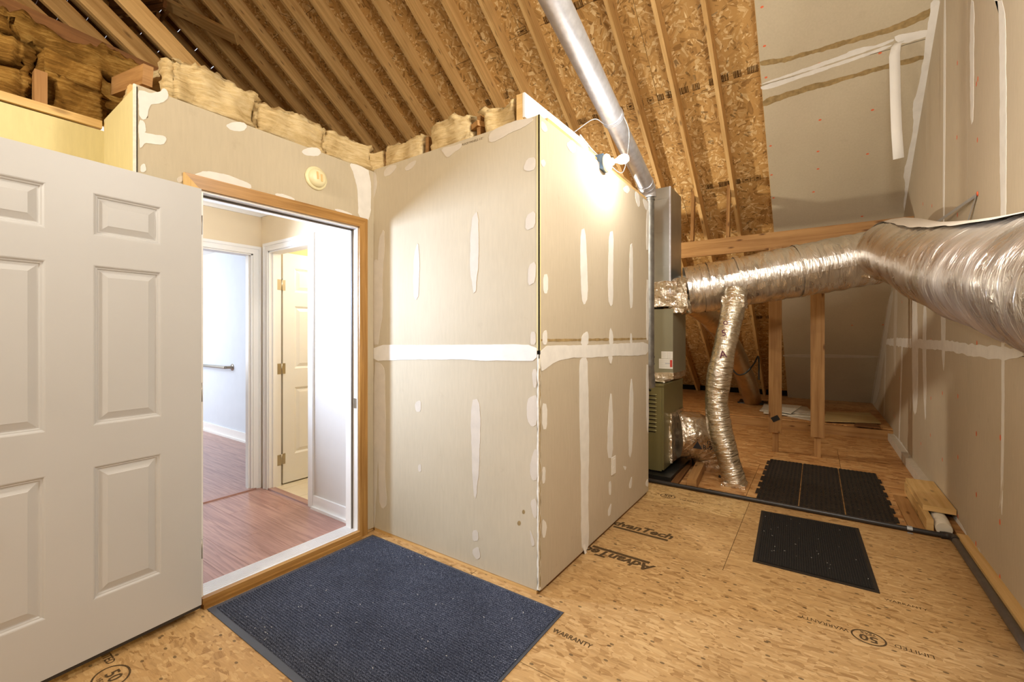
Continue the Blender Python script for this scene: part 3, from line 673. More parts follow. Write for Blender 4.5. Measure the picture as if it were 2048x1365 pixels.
# blocking board on top of the side wall with a white drywall strip, and its lamp
bd = empty('blocking_board', (-1.26, 1.93, ZT+0.03), 'pine blocking board standing on top of the box side wall', 'board')
lumber('board', (-1.295, 1.935, 2.525), (-1.295, 3.60, 2.525), 0.038, 0.15, (0, 0, 1), M_LUML, bd)
lumber('drywall_strip', (-1.268, 1.935, 2.535), (-1.268, 2.72, 2.545), 0.0125, 0.13, (0, 0, 1), M_MUD, bd)['label'] = 'white gypsum strip on the board face'
lc = Vector((-1.105, 2.685, 2.435))
lf = empty('keyless_lampholder', lc, 'white porcelain lampholder with glowing bulb on top of the box wall', 'lamp')
box('junction_box', -1.20, -1.122, 2.64, 2.735, 2.39, 2.485, M_BOX, lf, bevel=0.004)
lathe('porcelain_base', [(0.0, -0.016), (0.056, -0.016), (0.058, -0.006), (0.050, 0.006), (0.026, 0.014), (0.022, 0.034), (0.0, 0.034)], lc, (1, 0, 0), M_PLAST, lf)
lathe('bulb_neck', [(0.013, 0.034), (0.014, 0.050), (0.018, 0.066)], lc, (1, 0, 0), M_PLAST, lf)
bulb = lathe('bulb', [(0.0, 0.062), (0.017, 0.064), (0.026, 0.080), (0.030, 0.098), (0.028, 0.116), (0.018, 0.131), (0.0, 0.137)], lc, (1, 0, 0), M_BULB, lf, 24)
# (the lamp's light is placed in the middle of the bulb; see top)
tubeo('cable', [(-1.16, 2.66, 2.48), (-1.20, 2.62, 2.53), (-1.24, 2.55, 2.60)], 0.005, M_STUDG, lf, 8, 8)

# ------------------------------------------------------------------ flue pipe
fl = empty('flue_pipe', (-1.20, 3.85, 0.9), 'galvanised vent pipe rising from furnace and slanting up over the box', 'pipe')
E_ = Vector((-1.212, 3.85, 2.60)); T_ = Vector((-1.03, 0.6, 3.38)); Mm = E_.lerp(T_, 0.30)
dirp = (T_-E_).normalized()
tubeo('slanted_pipe', [E_+dirp*0.10, Mm], 0.066, M_GALV, fl, 32)
tubeo('slanted_pipe', [Mm-dirp*0.03, T_], 0.072, M_GALV, fl, 32)
for k in range(3): tubeo('joint_band', [Mm+dirp*(-0.035+k*0.014), Mm+dirp*(-0.027+k*0.014)], 0.0765, M_GALV, fl, 32)
elb = []
for i in range(7):
    a = i/6; elb.append(Vector((-1.212, 3.85, 2.53)).lerp(E_, a).lerp(E_.lerp(E_+dirp*0.12, a), a))
for i in range(6):
    r = 0.068; tubeo('elbow_gore', [elb[i]-(elb[i+1]-elb[i])*0.1, elb[i+1]], r+0.002*(i % 2), M_GALV, fl, 28)
tubeo('downpipe', [Vector((-1.212, 3.85, 2.55)), Vector((-1.212, 3.85, 1.05))], 0.050, M_GALVD, fl, 28)
tubeo('downpipe', [Vector((-1.212, 3.85, 1.06)), Vector((-1.212, 3.90, 0.86))], 0.047, M_GALVD, fl, 28)
for z in (2.50, 1.12, 1.06): tubeo('joint_band', [Vector((-1.212, 3.85, z)), Vector((-1.212, 3.85, z+0.012))], 0.055, M_GALVD, fl, 28)
tubeo('hanger_wire', [Mm+Vector((-0.06, 0, -0.04)), Mm.lerp(Vector((-1.27, 2.52, 2.61)), 0.5)+Vector((0, 0, 0.03)), (-1.275, 2.52, 2.61)], 0.003, M_STRAP, fl, 8, 12)
tubeo('hanger_wire', [Mm+Vector((0.07, 0.02, 0.0)), Mm+Vector((0.075, 0.13, -0.08)), Mm+Vector((0.03, 0.22, -0.20)), Mm+Vector((-0.02, 0.24, -0.32)), (-1.27, 3.05, 2.60)], 0.003, M_STRAP, fl, 8, 20)

# ------------------------------------------------------------------ furnace and plenum
fu = empty('gas_furnace', (-1.40, 4.43, 0.06), 'olive green gas furnace cabinet with louvred door', 'furnace')
FX0, FX1, FY0, FY1, FZ0, FZ1 = -1.68, -1.147, 4.085, 4.79, 0.065, 0.865
box('cabinet', FX0, FX1, FY0+0.012, FY1, FZ0+0.01, FZ1-0.02, M_FURN, fu, bevel=0.006)
box('cabinet_lid', FX0-0.004, FX1+0.004, FY0, FY1, FZ1-0.02, FZ1, M_FURN, fu, bevel=0.004)
door = box('front_door', FX0+0.01, FX1-0.018, FY0, FY0+0.013, FZ0, FZ1-0.03, M_FURN, fu, bevel=0.003)
for k in range(10):
    z = 0.80-0.037*k-0.04
    b = MB(); G = []
    for i in range(9):
        u = i/8; xx = -1.335+0.125*u; h = 0.016*math.sin(PI*u)**0.5
        G.append([Vector((xx, FY0-0.0005, z+0.010)), Vector((xx, FY0-h, z+0.002)), Vector((xx, FY0-0.0005, z-0.004))])
    b.grid(G); b.build('louver', M_FURN, door, smooth=True)
    box('louver_slot', -1.325, -1.22, FY0-0.0012, FY0-0.0002, z-0.013, z-0.004, M_TRAY, door)
lathe('sight_knob', [(0.0, 0.0), (0.012, 0.0), (0.012, 0.006), (0.0, 0.006)], (-1.27, FY0, 0.805), (0, -1, 0), M_TRAY, fu, 16)
ac = empty('coil_cabinet', (-1.35, 4.67, 0.94), 'grey-green evaporator coil cabinet with labels on furnace', 'cabinet')
AX0, AX1, AY0, AY1, AZ0, AZ1 = -1.64, -1.15, 4.42, 4.93, 0.945, 1.575
box('cabinet', AX0, AX1, AY0, AY1, AZ0, AZ1, M_FURN2, ac, bevel=0.004)
for (x0, x1, z0, z1) in ((-1.262, -1.205, 1.085, 1.155), (-1.203, -1.152, 1.085, 1.155), (-1.285, -1.152, 0.985, 1.082)):
    lb_ = box('label_sheet', x0, x1, AY0-0.0015, AY0-0.0003, z0, z1, M_LABEL, ac)
    n_ = int((z1-z0)/0.010)
    mb = MB()
    for k in range(1, n_): mb.box(x0+0.006, x0+(x1-x0)*0.80, AY0-0.0019, AY0-0.0015, z0+k*0.010, z0+k*0.010+0.002)
    tag(mb.build('label_lines', M_STUDG, lb_), kind='stuff')
box('label_red_block', -1.178, -1.156, AY0-0.0022, AY0-0.0016, 1.002, 1.072, M_LRED, lb_)
box('label_blue_line', -1.225, -1.180, AY0-0.0022, AY0-0.0016, 1.034, 1.038, M_LBLUE, lb_)
# crumpled foil wraps
def crumple(name, parent, c, s, m, seed, amp=0.03, rot=0.0):
    bm = bmesh.new(); bmesh.ops.create_cube(bm, size=1.0); bmesh.ops.subdivide_edges(bm, edges=bm.edges, cuts=9, use_grid_fill=True)
    R_ = Matrix.Rotation(rot, 3, 'Z'); V = []
    for v in bm.verts:
        p = Vector((v.co.x*s[0], v.co.y*s[1], v.co.z*s[2])); nn = v.co.normalized()
        d = noise.noise(p*16+Vector((seed, 0, 0)))*amp+abs(noise.noise(p*38+Vector((0, seed, 0))))*amp*0.6
        p = p+nn*d; V.append(Vector(c)+R_@p)
    F = [tuple(v.index for v in f.verts) for f in bm.faces]; bm.free()
    return mesh(name, V, F, m, parent, uvs=[[(V[i].x+V[i].y, V[i].z+V[i].y) for i in f] for f in F])
crumple('foil_wrap', ac, (-1.40, 4.64, 0.915), (0.52, 0.50, 0.06), M_FOILC, 3, 0.016)['label'] = 'crinkled foil tape seal'
crumple('foil_wrap', ac, (-1.40, 4.29, 0.885), (0.48, 0.26, 0.02), M_FOILC, 8, 0.014)['label'] = 'foil sheet over furnace top'
plm = empty('supply_plenum', (-1.35, 4.6, 1.58), 'tall rectangular sheet metal plenum above the coil cabinet', 'duct')
PX0, PX1, PY0, PY1 = -1.60, -1.165, 4.39, 4.80
box('plenum_body', PX0, PX1, PY0, PY1, 1.60, 2.77, M_PLEN, plm, bevel=0.003)
for z in (2.66, 2.33, 2.00): box('seam', PX0-0.002, PX1+0.002, PY0-0.004, PY0+0.01, z, z+0.006, M_PLEN, plm)
box('corner_flange', PX1-0.012, PX1+0.003, PY0-0.006, PY0+0.01, 1.6, 2.77, M_GALV, plm)
crumple('foil_wrap', plm, (-1.36, 4.63, 1.72), (0.50, 0.50, 0.24), M_FOILC, 12, 0.03)['label'] = 'crumpled foil tape around the plenum base'
crumple('foil_wrap', plm, (-1.10, 4.62, 1.70), (0.16, 0.36, 0.30), M_FOILC, 21, 0.05)['label'] = 'crumpled foil tape at the duct collar'
tr = box('drain_tray', -1.80, -1.06, 3.99, 4.95, 0.004, 0.05, M_TRAY, base=(-1.4, 4.4, 0)); tag(tr, 'black drain tray under the olive furnace', 'tray')
tg = empty('furnace_support', (-1.4, 4.4, 0.05)); tag(tg, 'dark support blocks between drain tray and furnace', 'block')
for x in (-1.60, -1.24): lumber('block', (x, 4.1, 0.0585), (x, 4.75, 0.0585), 0.06, 0.015, (0, 0, 1), M_TRAY, tg)

# ------------------------------------------------------------------ large insulated ducts
def wr_large(L, a, p):
    return 0.010*noise.noise(Vector((L*3, math.cos(a)*1.2, math.sin(a)*1.2)))+0.006*noise.noise(Vector((L*22+a*2.0, math.cos(a)*1.5, math.sin(a)*1.5)))+0.003*math.sin(L*46+a*1.0)
dl = empty('trunk_duct', (-0.35, 4.95, 1.9), 'long foil jacketed trunk duct running from plenum to the right wall', 'duct')
J = Vector((0.43, 5.13, 2.02)); Lp = Vector((-1.08, 4.66, 1.765))
tubeo('duct_jacket', [Lp, Lp.lerp(J, .33)+Vector((0, 0, -0.005)), Lp.lerp(J, .66), J], lambda t: 0.235+0.012*t, M_FOILB, dl, 72, 150, disp=wr_large)
for tt in (0.10, 0.145, 0.30, 0.62):
    pts = [Lp.lerp(J, tt-0.012), Lp.lerp(J, tt+0.012)]; tubeo('tape_band', pts, 0.243+0.012*tt, M_FOILB, dl, 48, cap=False)
# lengthwise jacket flap, a strip along the upper front
b = MB(); G = []
for i in range(60):
    c_ = Lp.lerp(J, 0.2+0.8*i/59); row = []
    fr = (J-Lp).normalized(); up_ = Vector((0, 0, 1)); up_ = (up_-fr*up_.dot(fr)).normalized(); sd = fr.cross(up_)
    for j in range(5):
        a = math.radians(-14+j*7); row.append(c_+(sd*math.cos(a)+up_*math.sin(a))*(0.252+0.003*noise.noise(c_*9)))
    G.append(row)
b.grid(G, uvf=lambda i, j: (i*0.03, j*0.03)); b.build('seam_tape', M_FOILB, dl, smooth=True)
dr = empty('large_duct', (0.52, 3.5, 1.75), 'large foil jacketed duct slung along the right wall towards the camera', 'duct')
FAR = Vector((0.488, 5.13, 2.035)); K1 = Vector((0.53, 4.60, 2.00)); K2 = Vector((0.555, 3.5, 1.745)); K3 = Vector((0.565, 2.2, 1.515)); K4 = Vector((0.565, 0.4, 1.26)); K5 = Vector((0.56, -1.4, 1.02))
tubeo('duct_jacket', [FAR, K1, K2, K3, K4, K5], lambda t: 0.243-0.040*min(1, t*1.7), M_FOILB, dr, 80, 330, disp=lambda L, a, p: wr_large(L*0.8, a, p)*1.1)
pts = catmull([FAR, K1, K2, K3, K4, K5], 120); fr = frame_path(pts); b = MB(); G = []
for i in range(6, 112):
    t_ = i/120; r0 = 0.243-0.040*min(1, t_*1.7)+0.013; side = fr[i][0].cross(Vector((0, 0, 1))).normalized(); up_ = side.cross(fr[i][0]).normalized(); row = []
    for j in range(7):
        a = math.radians(66+j*14+2.5*noise.noise(pts[i]*6)); s_ = side if side.x < 0 else -side
        row.append(pts[i]+(s_*math.cos(a)+up_*math.sin(a))*(r0+(0.004 if j == 0 else 0)))
    G.append(row)
b.grid(G, uvf=lambda i, j: (i*0.05, j*0.06)); b.build('jacket_flap', M_FLAP, dr, smooth=True)['label'] = 'matte lapped seam along the top'
crumple('foil_wrap', dr, (0.36, 4.96, 1.99), (0.10, 0.10, 0.34), M_FOILC, 31, 0.02, 0.3)['label'] = 'crumpled foil tape at the duct joint'
st = empty('hanger_strap', (0.78, 3.7, 2.1), 'perforated steel strap nailed to right wall holding the large duct', 'strap')
a_ = Vector((0.783, 3.72, 2.15)); b1 = Vector((0.74, 4.50, 2.16)); b2 = Vector((0.775, 3.86, 2.02))
lumber('strap_band', a_, b1, 0.0015, 0.02, (0, 0, 1), M_STRAP, st, bevel=0); lumber('strap_band', a_, b2, 0.0015, 0.02, (0, 1, 0), M_STRAP, st, bevel=0)
lathe('nail_washer', [(0, 0), (0.013, 0), (0.013, 0.003), (0, 0.003)], (0.789, 3.72, 2.16), (-1, 0, 0), M_RED, st, 12)

# ------------------------------------------------------------------ smaller ducts
def wr_small(L, a, p):
    return 0.005*noise.noise(Vector((L*30, math.cos(a)*1.6, math.sin(a)*1.6)))+0.004*abs(noise.noise(Vector((L*60, math.cos(a)*2.5, math.sin(a)*2.5+4))))+0.008*noise.noise(Vector((L*4, a*0, 2)))
bdn = empty('branch_duct', (-0.60, 4.40, 0), 'narrow foil flex duct dropping from the trunk duct to the floor', 'duct')
SB = 4.28/4.40
ctrl = [(-0.63, 4.46, 1.70), (-0.655, 4.42, 1.45), (-0.70, 4.4, 1.137), (-0.738, 4.4, 0.905), (-0.755, 4.4, 0.70), (-0.725, 4.4, 0.446), (-0.654, 4.4, 0.182), (-0.601, 4.4, 0.0)]
ctrl = [EYE+(Vector(c)-EYE)*SB for c in ctrl]; ctrl[-1].z = 0.002; ctrl[0] = Vector((-0.61, 4.52, 1.72)); ctrl[1] = Vector((-0.635, 4.38, 1.45))
tubeo('duct_jacket', ctrl, lambda t: 0.097+0.004*math.sin(t*20), M_FOILS, bdn, 56, 240, disp=wr_small)
crumple('foil_collar', bdn, (-0.615, 4.47, 1.62), (0.17, 0.17, 0.10), M_FOILC, 44, 0.03)
crumple('foil_collar', bdn, (-0.585, 4.28, 0.012), (0.18, 0.18, 0.03), M_FOILC, 48, 0.02)
# printed size marks on the branch duct, wrapped as small plates facing the room
def ductprint(parent, s, px_, py_, yplane, size, m=M_INKB, rot=0.0):
    o = onp(px_, py_, (Vector((0, 1, 0)), yplane)); xd = Vector((math.cos(rot), 0, math.sin(rot))); yd = Vector((-math.sin(rot), 0, math.cos(rot)))
    text(parent, 'size_print', s, o, xd, yd, size, m, 'CENTER', eps=0.0, bold=0.001)
M_INKP = plain('purple_ink', (92, 40, 62), 0.6)
ductprint(bdn, '5', 1449, 672, 4.165, 0.075, M_INKP, 0.2); ductprint(bdn, 'O', 1452, 650, 4.17, 0.05, M_INKP, 0.2); ductprint(bdn, 'A', 1447, 716, 4.163, 0.09, M_INKP, 0.15)
REAR = [(-1.221, 4.935, 1.721),(-1.097, 5.325, 1.605),(-1.004, 5.755, 1.459),(-0.925, 6.418, 1.188),(-0.9, 7.166, 0.845),(-0.886, 7.906, 0.505),(-0.898, 8.628, 0.14)]
bk = empty('rear_duct', (-0.8, 7.7, 0.13), 'brown-tinted foil duct leaning down behind the branch duct to the platform', 'duct')
tubeo('duct_jacket', REAR, lambda t: 0.102+0.035*t, M_BRONZE, bk, 48, 160, disp=wr_small)
tubeo('black_strap', [onp(x, y, (Vector((0, 1, 0)), 6.75)) for x, y in ((1464, 738), (1476, 750), (1492, 746), (1508, 728), (1517, 714), (1518, 760))], 0.010, M_TRAY, bk, 8, 30)
crumple('floor_boot', bk, (REAR[-1][0], REAR[-1][1], 0.152), (0.42, 0.36, 0.02), M_TRAY, 61, 0.03)
# return boot
rb = empty('return_boot', (-0.85, 4.66, 0), 'fat foil return duct elbow between furnace side and floor', 'duct')
tubeo('duct_jacket', [(-1.14, 4.50, 0.335), (-1.05, 4.55, 0.335), (-0.95, 4.62, 0.30), (-0.87, 4.70, 0.20), (-0.83, 4.74, 0.02)], lambda t: 0.232-0.03*t, M_FOILC, rb, 64, 120,
      disp=lambda L, a, p: 0.016*noise.noise(Vector((L*9, math.cos(a)*2, math.sin(a)*2)))+0.008*noise.noise(Vector((L*28, math.cos(a)*5, math.sin(a)*5))))
crumple('collar_flare', rb, (-1.135, 4.50, 0.34), (0.03, 0.46, 0.46), M_FOILC, 71, 0.016)
ductprint(rb, 'R-9.0', 1420, 901, 4.33, 0.060); ductprint(rb, '12"', 1420, 890, 4.33, 0.046)
b = MB(); o1 = onp(1395, 893, (Vector((0, 1, 0)), 4.325)); r_ = 0.048
b.poly([o1+Vector((r_*math.cos(a), 0, r_*math.sin(a))) for a in (PI/2, PI/2+2.09, PI/2+4.19)][::-1]); b.build('size_print', M_INKB, rb)

# ------------------------------------------------------------------ floor bits near the furnace
sk = lumber('sleeper_block', (-0.87, 3.935, 0.045), (-0.94, 4.80, 0.045), 0.075, 0.088, (0, 0, 1), M_LUMB); tag(sk, 'pine block lying on the floor below the return duct', 'block')
sk = lumber('sleeper_block', (-1.02, 3.945, 0.012), (-1.06, 4.80, 0.012), 0.06, 0.022, (0, 0, 1), M_LUMD); tag(sk, 'low dark wood strip beside the black drain tray', 'board')
cl = box('plastic_clip', -0.74, -0.705, 4.41, 4.435, 0.001, 0.018, M_BLACK, bevel=0.004); tag(cl, 'tiny black clip on the floor left of the branch duct', 'clip')

# ------------------------------------------------------------------ beam, posts
bmx = -3.3
be = lumber('crossbeam', (bmx, 5.77, 2.385), (XW-0.004, 5.77, 2.385), 0.038, 0.192, (0, 0, 1), M_LUMB); tag(be, 'horizontal pine beam crossing below the rafters to the right wall', 'beam')
for px_, yb_, w_, lbl in ((1550.5, 5.73, 0.125, 'pine post with a black tape mark under the crossbeam'), (1635, 5.73, 0.125, 'pine post nearer the right wall under the crossbeam')):
    x = onp(px_, 700, (Vector((0, 1, 0)), yb_)).x
    ps = empty('support_post', (x, yb_, 0), lbl, 'post', 'posts under the crossbeam')
    lumber('upper_board', (x, yb_, 0.22), (x, yb_, 2.30), w_, 0.036, (0, 1, 0), M_LUMB, ps)
    lumber('foot_stud', (x, yb_+0.03, 0.0), (x, yb_+0.03, 0.9), 0.058, 0.036, (0, 1, 0), M_LUMB, ps)
    if px_ < 1600:
        q = lumber('tape_mark', (x-0.03, yb_-0.0195, 0.36), (x+0.035, yb_-0.0195, 0.40), 0.002, 0.055, (0, 0, 1), M_TRAY, ps, bevel=0)
# short struts from the beam up to two rafters
for k in (1, 2):
    x = -0.44-0.4064*k-0.022; p = Vector((x, 5.80, 2.45)); q = roofpt(x, 6.30, 0.05)
    q = Vector((x, 5.88, zroof(5.88)+0.1)); stt = lumber('rafter_strut', p, q, 0.036, 0.075, (0, 1, 0), M_LUMB)
    tag(stt, ('short pine strut on the crossbeam by the rafter nearest the drywall slope', 'short pine strut on the crossbeam by the metal plenum')[k-1], 'strut')

# scraps on the platform
def scrap(name, quad_px, z, th, m, lbl, cat):
    P = [onp(x, y, (Vector((0, 0, 1)), z+th)) for x, y in quad_px]; mb = MB(); mb.poly([p for p in P][::-1]); lo = [p-Vector((0, 0, th)) for p in P]; mb.poly(lo)
    for i in range(4): mb.poly([P[i], P[(i+1) % 4], lo[(i+1) % 4], lo[i]])
    tag(mb.build(name, m, base=sum(lo, Vector())/4), lbl, cat)
scrap('drywall_offcut', [(1519, 821), (1527, 813), (1640, 832), (1624, 841)], 0.141, 0.012, M_MUD2, 'lowest drywall offcut in the stack on the platform', 'drywall')
scrap('drywall_offcut', [(1527, 826), (1530, 812), (1620, 820), (1626, 834)], 0.156, 0.012, M_GYP, 'middle drywall offcut in the stack on the platform', 'drywall')
scrap('drywall_offcut', [(1523, 820), (1528, 808), (1614, 814), (1628, 829)], 0.173, 0.012, M_MUD2, 'tan drywall offcut on top of the platform stack', 'drywall')
scrap('drywall_offcut', [(1552, 822), (1556, 808), (1604, 812), (1582, 827)], 0.187, 0.010, M_GYP, 'small white gypsum piece lying on the drywall stack', 'drywall')
scrap('plywood_offcut', [(1648, 842), (1652, 824), (1740, 826), (1762, 846)], 0.158, 0.012, M_PLYS, 'plywood offcut lying on the platform beside the right wall', 'plywood')
scrap('plywood_offcut', [(1708, 851), (1712, 842), (1752, 846), (1762, 856)], 0.141, 0.012, M_LUMD, 'dark narrow offcut under the plywood by the wall', 'plywood')

# ------------------------------------------------------------------ black line across the floor, elbow and pipe along the wall
bp = empty('floor_pipe', (0.2, 3.91, 0.02), 'thin black plastic pipe lying across the subfloor and along the right wall', 'pipe')
tubeo('pipe_run', [(-1.75, 3.915, 0.019), (0.69, 3.925, 0.019)], 0.0165, M_BLACK, bp, 20)
tubeo('elbow', [(0.665, 3.925, 0.019), (0.70, 3.925, 0.022), (0.722, 3.90, 0.024), (0.724, 3.86, 0.022)], 0.023, M_BLACK, bp, 20, 14)
tubeo('wall_run', [(0.724, 3.87, 0.020), (0.716, 1.0, 0.020)], 0.020, M_PIPEG, bp, 20)['label'] = 'weathered grey length beside the wall'
b = MB(); G = []
for i in range(9):
    a = PI*i/8; G.append([Vector((0.50+dx, 3.925+0.021*math.cos(a), 0.019+0.020*math.sin(a))) for dx in (0, 0.028)])
b.grid(G); b.box(0.50, 0.528, 3.89, 3.908, 0.0005, 0.0025); b.build('pipe_clip', M_STRAP, bp)['label'] = 'pale metal pipe clip'

# ------------------------------------------------------------------ boxed duct end by the right wall
bx = empty('wood_boxing', (0.67, 4.4, 0), 'small L-shaped pine boxing over a white hose by the right wall', 'boxing')
lumber('side_board', (0.625, 3.99, 0.045), (0.625, 4.88, 0.045), 0.036, 0.088, (0, 0, 1), M_LUML, bx)
lumber('top_board', (0.70, 4.17, 0.108), (0.70, 4.88, 0.108), 0.17, 0.036, (0, 0, 1), M_LUML, bx)
hs = empty('white_hose', (0.70, 4.1, 0.045), 'ribbed white hose end poking out of the pine boxing', 'hose')
tubeo('hose_body', [(0.69, 3.97, 0.044), (0.70, 4.2, 0.046), (0.70, 4.8, 0.046)], 0.040, M_CREAMF, hs, 24, 120, disp=lambda L, a, p: 0.003*math.sin(L*210))
pl_ = lumber('cut_floor_strip', (0.56, 3.96, 0.006), (0.56, 4.72, 0.006), 0.085, 0.012, (0, 0, 1), M_LUMB); tag(pl_, 'thin wood strip on the floor beside the pine boxing', 'board')

# ------------------------------------------------------------------ mats
em = empty('entrance_mat', (-1.69, 1.36, 0), 'large dark blue ribbed carpet mat with rubber border at the doorway', 'mat')
X0, X1, Y0, Y1 = -2.398, -0.982, 0.892, 1.845
b = MB(); b.box(X0, X1, Y0, Y1, 0.0005, 0.004); bev(b.build('rubber_border', M_RUBE, em), 0.0015, 1)
nr = 76; x0, x1, y0, y1 = X0+0.028, X1-0.012, Y0+0.030, Y1-0.012; G = []
step = (y1-y0)/nr
cols = 60
def wav(x): return 0.0012*math.sin(x*9)
for i in range(nr):
    for dy, z in ((0.0, 0.004), (0.18, 0.0085), (0.62, 0.0088), (0.8, 0.004)):
        G.append([Vector((x0+(x1-x0)*j/cols, y0+(i+dy)*step+wav(x0+(x1-x0)*j/cols), z+0.0004*noise.noise(Vector((i*7.7, j*3.1, 0))))) for j in range(cols+1)])
b = MB(); b.grid([list(r) for r in G]); b.build('ribbed_pile', M_CARPET, em, smooth=False)
# lint on the mat
lint = MB()
for i in range(70):
    p = Vector((random.uniform(x0, x1), random.uniform(y0, y1), 0.0093)); a = random.uniform(0, PI); l = random.uniform(0.002, 0.006)
    d = Vector((math.cos(a), math.sin(a), 0)); e = Vector((-d.y, d.x, 0))*0.0008; lint.poly([p-d*l-e, p+d*l-e, p+d*l+e, p-d*l+e])
tag(lint.build('lint', M_PLAST, em), kind='stuff')
sm = empty('small_mat', (-0.03, 3.33, 0), 'small black rectangular mat on the osb floor before the pipe', 'mat')
def quadmat(P, z): return P
C4 = [Vector((-0.303, 2.887, 0)), Vector((0.268, 2.900, 0)), Vector((0.238, 3.790, 0)), Vector((-0.337, 3.762, 0))]
b = MB(); b.poly([c+Vector((0, 0, 0.004)) for c in C4]); 
for i in range(4): b.poly([C4[i]+Vector((0, 0, 0.0005)), C4[(i+1) % 4]+Vector((0, 0, 0.0005)), C4[(i+1) % 4]+Vector((0, 0, 0.004)), C4[i]+Vector((0, 0, 0.004))])
b.build('rubber_border', M_RUB, sm)
def bil(u, v): return (C4[0]*(1-u)+C4[1]*u)*(1-v)+(C4[3]*(1-u)+C4[2]*u)*v
b = MB(); G = []; nb = 46
for i in range(nb):
    for du, z in ((0.0, 0.0042), (0.15, 0.0075), (0.75, 0.0075), (0.9, 0.0042)):
        u = 0.03+0.94*(i+du)/nb; G.append([bil(u, 0.025+0.95*j/30)+Vector((0, 0, z)) for j in range(31)])
b.grid(G); b.build('ribbed_pile', M_DMAT, sm)
lint = MB()
for i in range(26):
    p = bil(random.uniform(.05, .95), random.uniform(.05, .95))+Vector((0, 0, 0.008)); a = random.uniform(0, PI); l = random.uniform(0.0015, 0.005)
    d = Vector((math.cos(a), math.sin(a), 0)); e = Vector((-d.y, d.x, 0))*0.0012; lint.poly([p-d*l-e, p+d*l-e, p+d*l+e, p-d*l+e])
tag(lint.build('lint', M_PLAST, sm), kind='stuff')
rm = empty('drainage_mat', (0.03, 4.66, 0), 'large black rubber mat of three perforated strips beyond the pipe', 'mat')
mx0, mx1, my0, my1 = -0.398, 0.466, 3.955, 5.345
for k in range(3):
    xa = mx0+(mx1-mx0)*k/3+0.004; xb = mx0+(mx1-mx0)*(k+1)/3-0.004; mb = MB()
    nc, nrw = 9, 40; cw = (xb-xa)/nc; rh = (my1-my0)/nrw
    for i in range(nc+1):
        x = xa+i*cw; mb.box(max(xa, x-0.0075), min(xb, x+0.0075), my0, my1, 0.001, 0.011)
    for j in range(nrw+1):
        y = my0+j*rh
        for i in range(nc): mb.box(xa+i*cw+0.0075, xa+(i+1)*cw-0.0075, max(my0, y-0.008), min(my1, y+0.008), 0.0012, 0.0125)
    mb.build('mat_strip', M_RUB, rm)
for k in range(6): box('edge_tab', mx0-0.018, mx0+0.004, 4.15+k*0.2, 4.27+k*0.2, 0.001, 0.010, M_RUB, rm)
for k in range(6): box('edge_tab', mx1-0.004, mx1+0.014, 4.05+k*0.2, 4.15+k*0.2, 0.001, 0.010, M_RUB, rm)

# ------------------------------------------------------------------ door wall
wl = empty('wall_left', (XD, 0, 0), kind='structure')
DY0, DY1, DZ = 0.893, 1.765, 2.012            # clear opening
box('drywall_sheet', XD-0.0125, XD, 0.640, DY0-0.02, 0.02, 2.42, M_DRY, wl)
box('drywall_sheet', XD-0.0125, XD, DY0-0.02, YB, DZ+0.02, 2.42, M_DRY, wl)
box('drywall_sheet', XD-0.0125, XD, DY1+0.02, YB, 0.02, DZ+0.02, M_DRY, wl)
box('stud', XD-0.10, XD-0.013, DY1+0.035, YB+0.05, 0.0, 2.42, M_LUML, wl); box('stud', XD-0.10, XD-0.013, 0.65, DY0-0.035, 0.0, 2.42, M_LUML, wl)
lumber('top_plate', (XD-0.06, 0.66, 2.405), (XD-0.06, YB, 2.405), 0.089, 0.03, (0, 0, 1), M_LUML, wl)
def dp(pts, m=M_MUD, name='joint_compound', eps=0.0012, rough=0.4): return patch(wl, name, P_DOORW, pts, m, eps, rough)
for P in ([(450, 250), (462, 244), (486, 244), (494, 252), (486, 262), (462, 262)], [(601, 302), (620, 294), (636, 296), (643, 306), (634, 314), (610, 312)],
          [(386, 350), (410, 341), (440, 346), (470, 356), (500, 368), (503, 378), (470, 374), (430, 364), (396, 358)],
          [(548, 388), (556, 386), (588, 396), (590, 404), (560, 400)], [(668, 418), (676, 418), (706, 428), (700, 434), (676, 426)],
          [(276, 182), (286, 182), (300, 188), (320, 184), (326, 176), (334, 180), (338, 194), (322, 208), (304, 208), (298, 214), (294, 238), (284, 240), (278, 228)],
          [(278, 240), (288, 242), (292, 262), (288, 266), (310, 268), (330, 272), (334, 280), (326, 290), (300, 288), (290, 286), (284, 296), (278, 296)],
          [(280, 330), (290, 326), (294, 340), (288, 346), (280, 344)], [(698, 326), (716, 330), (742, 344), (742, 442), (716, 436), (716, 390), (708, 350)]):
    dp(P)
dp([(352, 356), (372, 348), (366, 362), (356, 366)], M_MUD2)
text(wl, 'board_print', 'ULTRA', onp(298, 205, P_DOORW)+Vector((0, 0, 0)), Vector((0, 0, 1)), Vector((0, -1, 0)), 0.03, M_INK, sx=1.0, eps=0.001) if False else None
b_t = onp(296, 238, P_DOORW)
text(wl, 'board_print', 'ULTRA', b_t+Vector((0.0016, 0, 0)), Vector((0, 0, 1)), Vector((0, -1, 0)), 0.026, M_INK, sx=1.0, eps=-0.0014)
